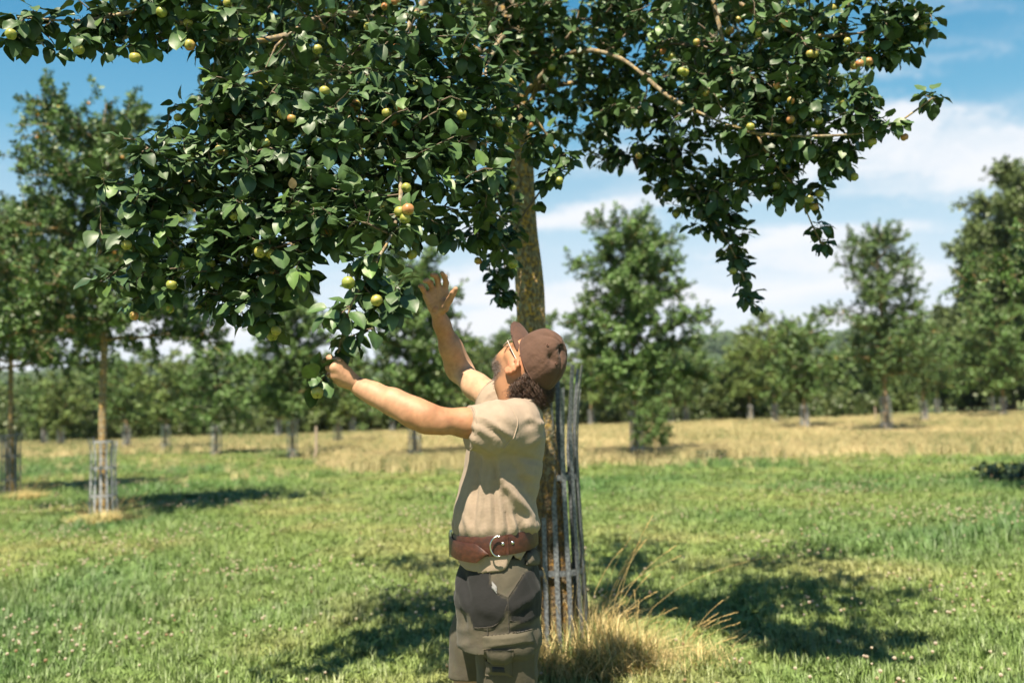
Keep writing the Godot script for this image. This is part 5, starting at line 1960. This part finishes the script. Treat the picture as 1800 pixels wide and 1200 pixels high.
func hills() -> void:
	var m := MB.new()
	var nu := 150
	var nv := 14
	for j in nv + 1:
		for i in nu + 1:
			var x := lerpf(-1300.0, 1300.0, float(i) / nu)
			var v := float(j) / nv
			var z := -520.0 - 520.0 * v
			var top := 26.0 + 22.0 * exp(-pow((x - 330.0) / 150.0, 2.0)) + 14.0 * exp(-pow((x - 150.0) / 60.0, 2.0)) + 12.0 * exp(-pow((x + 280.0) / 160.0, 2.0)) + 30.0 * smoothstep(250.0, 700.0, x)
			top *= 1.0 + 0.15 * noise.get_noise_2d(x * 0.4, 3.0)
			var y := top * smoothstep(0.0, 0.5, v) - 1.0
			m.vert(Vector3(x, y, z), Vector3.UP, Color(0.030, 0.055, 0.022))
	for j in nv:
		for i in nu:
			var a := j * (nu + 1) + i
			m.quad(a, a + 1, a + nu + 2, a + nu + 1)
	m.smooth()
	var hm := mat(0.95, Color.WHITE, true)
	tag(put("hill", m.mesh(), hm), "long wooded ridge low on the horizon", "hill", "", "structure")
	# the wood on it
	rng.seed = 8
	var wood: Array[Transform3D] = []
	var tint := PackedColorArray()
	for i in 5200:
		var x := rng.randf_range(-700.0, 800.0)
		var v := pow(rng.randf(), 0.8) * 0.62
		var z := -520.0 - 520.0 * v
		var top := 26.0 + 22.0 * exp(-pow((x - 330.0) / 150.0, 2.0)) + 14.0 * exp(-pow((x - 150.0) / 60.0, 2.0)) + 12.0 * exp(-pow((x + 280.0) / 160.0, 2.0)) + 30.0 * smoothstep(250.0, 700.0, x)
		top *= 1.0 + 0.15 * noise.get_noise_2d(x * 0.4, 3.0)
		var s := rng.randf_range(5.0, 9.0)
		wood.append(Transform3D(Basis(rdir(), rng.randf() * TAU).scaled(Vector3(s, s * 1.2, s)), Vector3(x, top * smoothstep(0.0, 0.5, v) + s * 0.4, z)))
		tint.append(Color(0.035, 0.068, 0.022).lerp(Color(0.065, 0.105, 0.032), rng.randf()))
	var cm := MB.new()
	for i in 70:
		var d := rdir()
		cm.ball(d * 0.55 * pow(rng.randf(), 0.3), axis_basis(rdir(), rdir()), Vector3(0.20, 0.10, 0.22), 3, 5, Color.WHITE * rng.randf_range(0.8, 1.2))
	tag(scatter("forest", cm.mesh(), M.far_leaf, wood, tint), "closed woodland covering the far ridge", "forest", "", "stuff")

func orchard() -> void:
	var green := Color(0.102, 0.190, 0.047)
	# each kind of tree is built once, and stands as often as the orchard shows it
	var spread := [[0.0, 1.8], [0.10, 2.4], [0.28, 1.75], [0.5, 1.25], [0.72, 1.0], [0.9, 0.55], [1.0, 0.2]]
	var cone := [[0.0, 1.35], [0.12, 1.8], [0.35, 1.7], [0.55, 1.3], [0.72, 0.85], [0.88, 0.45], [1.0, 0.15]]
	var bush := [[0.0, 1.3], [0.2, 2.0], [0.5, 1.9], [0.8, 1.2], [1.0, 0.4]]
	var left := orchard_tree(6.9, 2.65, 0.085, spread, 32, 17.0, 0.155, 21, 0.6, Color(0.070, 0.138, 0.032), 1)
	var mid := orchard_tree(7.0, 1.7, 0.085, cone, 30, 20.0, 0.19, 22, 0.75, green)
	var tall := orchard_tree(7.6, 1.9, 0.10, cone, 28, 15.0, 0.20, 23, 0.7, Color(0.085, 0.158, 0.042), 1)
	var low := orchard_tree(5.4, 1.5, 0.085, bush, 22, 13.0, 0.24, 24, 0.5, green)
	var low2 := orchard_tree(5.8, 1.6, 0.085, bush, 22, 13.0, 0.24, 25, 0.7, Color(0.150, 0.225, 0.055))
	# near row: left neighbour, its neighbour at the picture's edge, and the one past the right edge
	plant_tree(left, gp(181, 905), 1.0, 0.6, "spreading apple tree left of the large one, low limbs over its grey guard", "apple tree")
	tag(guard(gp(181, 905), 0.215, 0.165, 1.16, 14, [0.30, 0.72, 1.12], 0.05, 0.2, 0.034), "pale grey slatted steel guard standing in a straw tuft left of the man", "tree guard", "steel tree guards of the orchard")
	plant_tree(left, gp(18, 868), 0.96, 2.9, "apple tree half cut off by the left edge, behind the darker guard", "apple tree")
	tag(guard(gp(18, 868), 0.20, 0.18, 1.25, 12, [0.30, 0.78, 1.2], 0.04, 0.9, 0.030, true), "dark steel guard with a pale foot at the left edge", "tree guard", "steel tree guards of the orchard")
	var right_edge := Vector3(8.6, 0, -13.0)
	plant_tree(left, right_edge, 0.95, 4.4, "apple tree mostly past the right edge, one leafy tip in view", "apple tree")
	# middle row
	plant_tree(mid, gp(1121, 808), 1.0, 1.3, "feathery tipped apple tree right behind the man's cap", "apple tree")
	tag(guard(gp(1121, 808), 0.19, 0.17, 1.30, 12, [0.3, 0.75, 1.15], 0.05, 0.0), "weathered guard below the feathery apple tree behind the cap", "tree guard", "steel tree guards of the orchard")
	plant_tree(low, gp(1152, 812), 0.30, 0.4, "thin dark sucker bush growing beside the weathered guard", "apple tree", "", 1.0)
	plant_tree(mid, gp(730, 812), 0.93, 3.9, "apple tree between the man's two arms", "apple tree")
	tag(guard(gp(730, 812), 0.20, 0.19, 1.25, 16, [0.3, 0.7, 1.1], 0.03, 0.3), "whitish guard seen under the man's stretched forearm", "tree guard", "steel tree guards of the orchard")
	plant_tree(mid, gp(514, 806), 0.92, 5.2, "apple tree with a dark guard left of the leaning stake", "apple tree")
	tag(guard(gp(514, 806), 0.19, 0.18, 1.30, 12, [0.3, 0.8, 1.2], 0.02, 0.5), "dark narrow guard left of the leaning stake", "tree guard", "steel tree guards of the orchard")
	plant_tree(tall, gp(1560, 763), 1.16, 0.5, "tall dark apple tree standing free in the dry meadow at right", "apple tree")
	tag(guard(gp(1560, 763), 0.24, 0.20, 1.5, 12, [0.4, 0.9, 1.4], 0.02, 0.1), "mottled guard of the tall free standing tree in the dry meadow", "tree guard", "steel tree guards of the orchard")
	# far rows: [x, y, which, scale, turn, label, guard label]
	var rows := [
		[222, 792, low, 0.84, 0.3, "far apple tree right of the pale left guard, grey guarded", "dark guard of the far tree right of the pale slatted one"],
		[291, 796, low2, 0.76, 1.9, "yellowish small apple tree second right of the pale left guard", "small guard with a pale foot, second right of the slatted one"],
		[380, 799, low, 0.84, 3.3, "broad far apple tree halfway between pale guard and leaning stake", "guard under the broad far tree halfway to the leaning stake"],
		[78, 788, low, 0.75, 4.0, "far apple tree just right of the left edge guard", "first tiny guard right of the left edge guard"],
		[106, 788, low2, 0.72, 5.0, "far apple tree second right of the left edge guard", "second tiny guard right of the left edge guard"],
		[490, 772, low2, 0.72, 2.2, "far apple tree behind the dark narrow guard", "tiny pale guard behind the dark narrow one"],
		[620, 766, low, 0.72, 0.9, "far apple tree above the man's stretched wrist", "tiny blue grey guard under the man's stretched wrist"],
		[594, 785, low2, 0.7, 4.9, "young apple tree right of the leaning stake", "knotty guard right of the leaning stake"],
		[690, 762, low, 0.75, 5.4, "far apple tree left of the whitish guard", "far pale guard left of the whitish one"],
		[880, 770, tall, 0.72, 2.4, "apple tree directly behind the man's face", "guard hidden behind the man's shirt"],
		[1040, 752, low2, 1.0, 1.1, "far apple tree right of the splayed strips of the near guard", "first far guard right of the near guard"],
		[1180, 749, low, 1.0, 2.7, "far apple tree right behind the feathery one", "pale far guard right of the weathered one"],
		[1207, 747, low2, 0.9, 3.6, "second far apple tree right of the feathery one", "second pale far guard right of the weathered one"],
		[1300, 742, low, 0.9, 0.2, "small far apple tree below the distant ridge", "tiny guard below the distant ridge"],
		[1320, 743, low2, 1.0, 5.9, "far yellow green apple tree right of the distant ridge", "tiny pale guard right of the one below the ridge"],
		[1364, 748, low2, 1.12, 2.0, "yellow green apple tree left of the pale box guard", "dark thin guard left of the pale box guard"],
		[1416, 757, low, 1.0, 1.5, "dark green apple tree over the pale box guard", "pale boxy guard out in the dry meadow"],
		[1626, 746, tall, 0.78, 3.0, "dark apple tree right of the tall free standing one", "dark guard right of the mottled one"],
		[1650, 732, low, 1.1, 3.8, "far apple tree at the bright field's left end", "tiny dark guard at the bright field's left end"],
		[1746, 728, low2, 1.0, 0.7, "far apple tree at the bright field's right end", "pale guard at the bright field's right end"],
		[1766, 737, low, 1.25, 4.6, "round apple tree near the right edge, dark guarded", "dark guard near the right edge"],
	]
	for r in rows:
		var q := gp(r[0], r[1])
		plant_tree(r[2], q, r[3], r[4], r[5])
		tag(guard(q, 0.22, 0.20, 1.25, 9, [0.35, 1.1], 0.0, r[4], 0.05), r[6], "tree guard", "steel tree guards of the orchard")
	# wooden stakes
	for s in [[551, 809, 1.05, 0.10, "thin pale stake leaning right, left of the whitish guard"], [1540, 742, 0.9, 0.0, "short yellowish post left of the mottled guard"]]:
		var m := MB.new()
		m.tube(PackedVector3Array([Vector3(0, -0.05, 0), Vector3(s[3] * 0.9, 0.3, 0), Vector3(s[3], s[2], 0)]), PackedFloat32Array([0.05, 0.045, 0.04]), 7, Color(0.45, 0.38, 0.30))
		var wm := mat(0.9, Color.WHITE, true)
		wm.albedo_texture = noise_tex(0.03, 128, 3, Color(0.75, 0.72, 0.7), Color(1, 1, 1), 55)
		tri_map(wm, 6.0)
		tag(put("wooden_stake", m.mesh(), wm, null, gp(s[0], s[1])), s[4], "stake")
	# dark low plants in the grass
	for b in [[1248, 806, 0.16, "small dark thistle at the lawn's edge right of the weathered guard"], [1776, 846, 0.20, "dark low weed clump at the right edge of the lawn"], [676, 822, 0.16, "low weed clump left of the whitish guard"]]:
		rng.seed = int(b[0])
		var w: Array[Transform3D] = []
		var c := PackedColorArray()
		for i in 60:
			var a := rng.randf() * TAU
			var d := sqrt(rng.randf()) * 0.42
			w.append(Transform3D(axis_basis(Vector3(cos(a) * d * 1.5, 1.0, sin(a) * d * 1.5), rdir()).scaled(Vector3.ONE * rng.randf_range(0.7, 1.4) * b[2]), Vector3(cos(a) * d, 0.02, sin(a) * d)))
			c.append(Color(0.028, 0.055, 0.02) * rng.randf_range(0.7, 1.4))
		var o := thing("weed_clump", gp(b[0], b[1]))
		tag(o, b[3], "weed", "low weeds on the lawn")
		scatter("leaves", sprig_mesh(61), M.far_leaf, w, c, o)
	# the belt of trees that closes the orchard
	var wide := [[0.0, 2.8], [0.2, 3.6], [0.5, 3.4], [0.8, 2.2], [1.0, 0.7]]
	var edge_a := orchard_tree(7.5, 0.9, 0.16, wide, 30, 11.0, 0.42, 31, 0.5, Color(0.105, 0.180, 0.052))
	var edge_b := orchard_tree(6.2, 0.5, 0.14, wide, 28, 11.0, 0.42, 32, 0.6, Color(0.150, 0.215, 0.062))
	rng.seed = 91
	var marks := [[20, "the left edge guard"], [181, "the pale slatted guard"], [291, "the small pale footed guard"], [380, "the broad far apple tree"], [514, "the dark narrow guard"], [551, "the leaning stake"], [640, "the man's stretched hand"], [730, "the whitish guard"], [800, "the man's raised arm"], [880, "the man's face"], [985, "the large tree's guard"], [1121, "the weathered guard"], [1248, "the dark thistle"], [1320, "the distant ridge's right end"], [1416, "the pale boxy guard"], [1560, "the tall free standing tree"], [1650, "the bright field's left end"], [1746, "the bright field's right end"]]
	var used := {}
	for i in 27:
		var px := -120.0 + i * 74.0 + rng.randf_range(-14, 14)
		var d := rng.randf_range(66.0, 84.0) + (14.0 if px > 1550 else 0.0)
		var q := at(px, 700, d)
		q.y = 0.0
		var s := rng.randf_range(0.75, 1.05)
		if px > 980 and px < 1330:
			s *= 0.72
		elif px > 1330:
			s *= 0.8
		elif px < 760:
			s *= 0.72
		var best := ""
		var bd := 1e9
		for m in marks:
			for side in [["just left of", -34.0], ["behind", 0.0], ["just right of", 34.0]]:
				var lab: String = side[0] + " " + m[1]
				var dd := absf(px - m[0] - side[1])
				if dd < bd and not used.has(lab):
					bd = dd
					best = lab
		used[best] = true
		plant_tree(edge_a if i % 2 == 0 else edge_b, q, s, rng.randf() * TAU, "%s hedgerow tree far off %s" % ["dark green" if i % 2 == 0 else "lighter green", best], "hedgerow tree", "hedgerow trees closing the orchard", rng.randf_range(0.85, 1.15))
	# undergrowth below them
	var hw: Array[Transform3D] = []
	var hc := PackedColorArray()
	for i in 9000:
		var px := rng.randf_range(-300.0, 1560.0)
		var d := rng.randf_range(68.0, 92.0)
		var q := at(px, 700, d)
		q.y = rng.randf() * (1.6 + 1.1 * noise.get_noise_2d(px * 0.4, 9.0))
		hw.append(Transform3D(axis_basis(rdir() + Vector3(0, 0.6, 0), rdir()).scaled(Vector3.ONE * rng.randf_range(0.4, 0.75)), q))
		hc.append(Color(0.055, 0.090, 0.028).lerp(Color(0.115, 0.15, 0.045), rng.randf()))
	tag(scatter("undergrowth", sprig_mesh(62), M.far_leaf, hw, hc), "tangled green undergrowth below the far hedgerow trees", "undergrowth", "", "stuff")
	# the great trees at the right edge
	var great := [[0.0, 4.2], [0.15, 5.6], [0.4, 6.0], [0.65, 5.0], [0.85, 3.0], [1.0, 1.0]]
	var willow := orchard_tree(17.0, 1.5, 0.45, great, 56, 15.0, 0.62, 41, 0.35, Color(0.125, 0.180, 0.060))
	plant_tree(willow, at(1880, 700, 74.0) * Vector3(1, 0, 1), 1.15, 0.3, "great rounded willow rising at the right edge", "willow", "great willows at the right edge")
	plant_tree(willow, at(1775, 700, 86.0) * Vector3(1, 0, 1), 0.92, 2.1, "lower willow shoulder left of the great rounded one", "willow", "great willows at the right edge")
	plant_tree(willow, at(1690, 700, 94.0) * Vector3(1, 0, 1), 0.60, 3.7, "smallest willow, leftmost of the rounded mass at the right edge", "willow", "great willows at the right edge")

func main_guard() -> void:
	var q := gp(985, 1166)
	var g := guard(q + Vector3(0.005, 0, 0.0), 0.170, 0.130, 1.62, 15, [0.52, 1.04], 0.06, 0.35, 0.027, true)
	g.rotation.z = 0.006
	tag(g, "flared strip steel guard round the large tree, right behind the man", "tree guard", "steel tree guards of the orchard")

func tufts() -> void:
	rng.seed = 303
	dry_tuft(gp(1005, 1168), 0.33, 0.50, 300, "big dry grass tuft at the foot of the large tree's guard", Vector3(0.10, 0, 0.05))
	dry_tuft(gp(1120, 1150) + Vector3(0, 0, 0.1), 0.36, 0.24, 70, "sprawling dry grass right of the big tuft", Vector3(0.15, 0, 0.1))
	dry_tuft(gp(185, 918), 0.45, 0.30, 190, "straw tuft round the pale slatted guard at left")
	dry_tuft(gp(45, 875), 0.45, 0.30, 120, "straw tuft at the foot of the left edge guard")
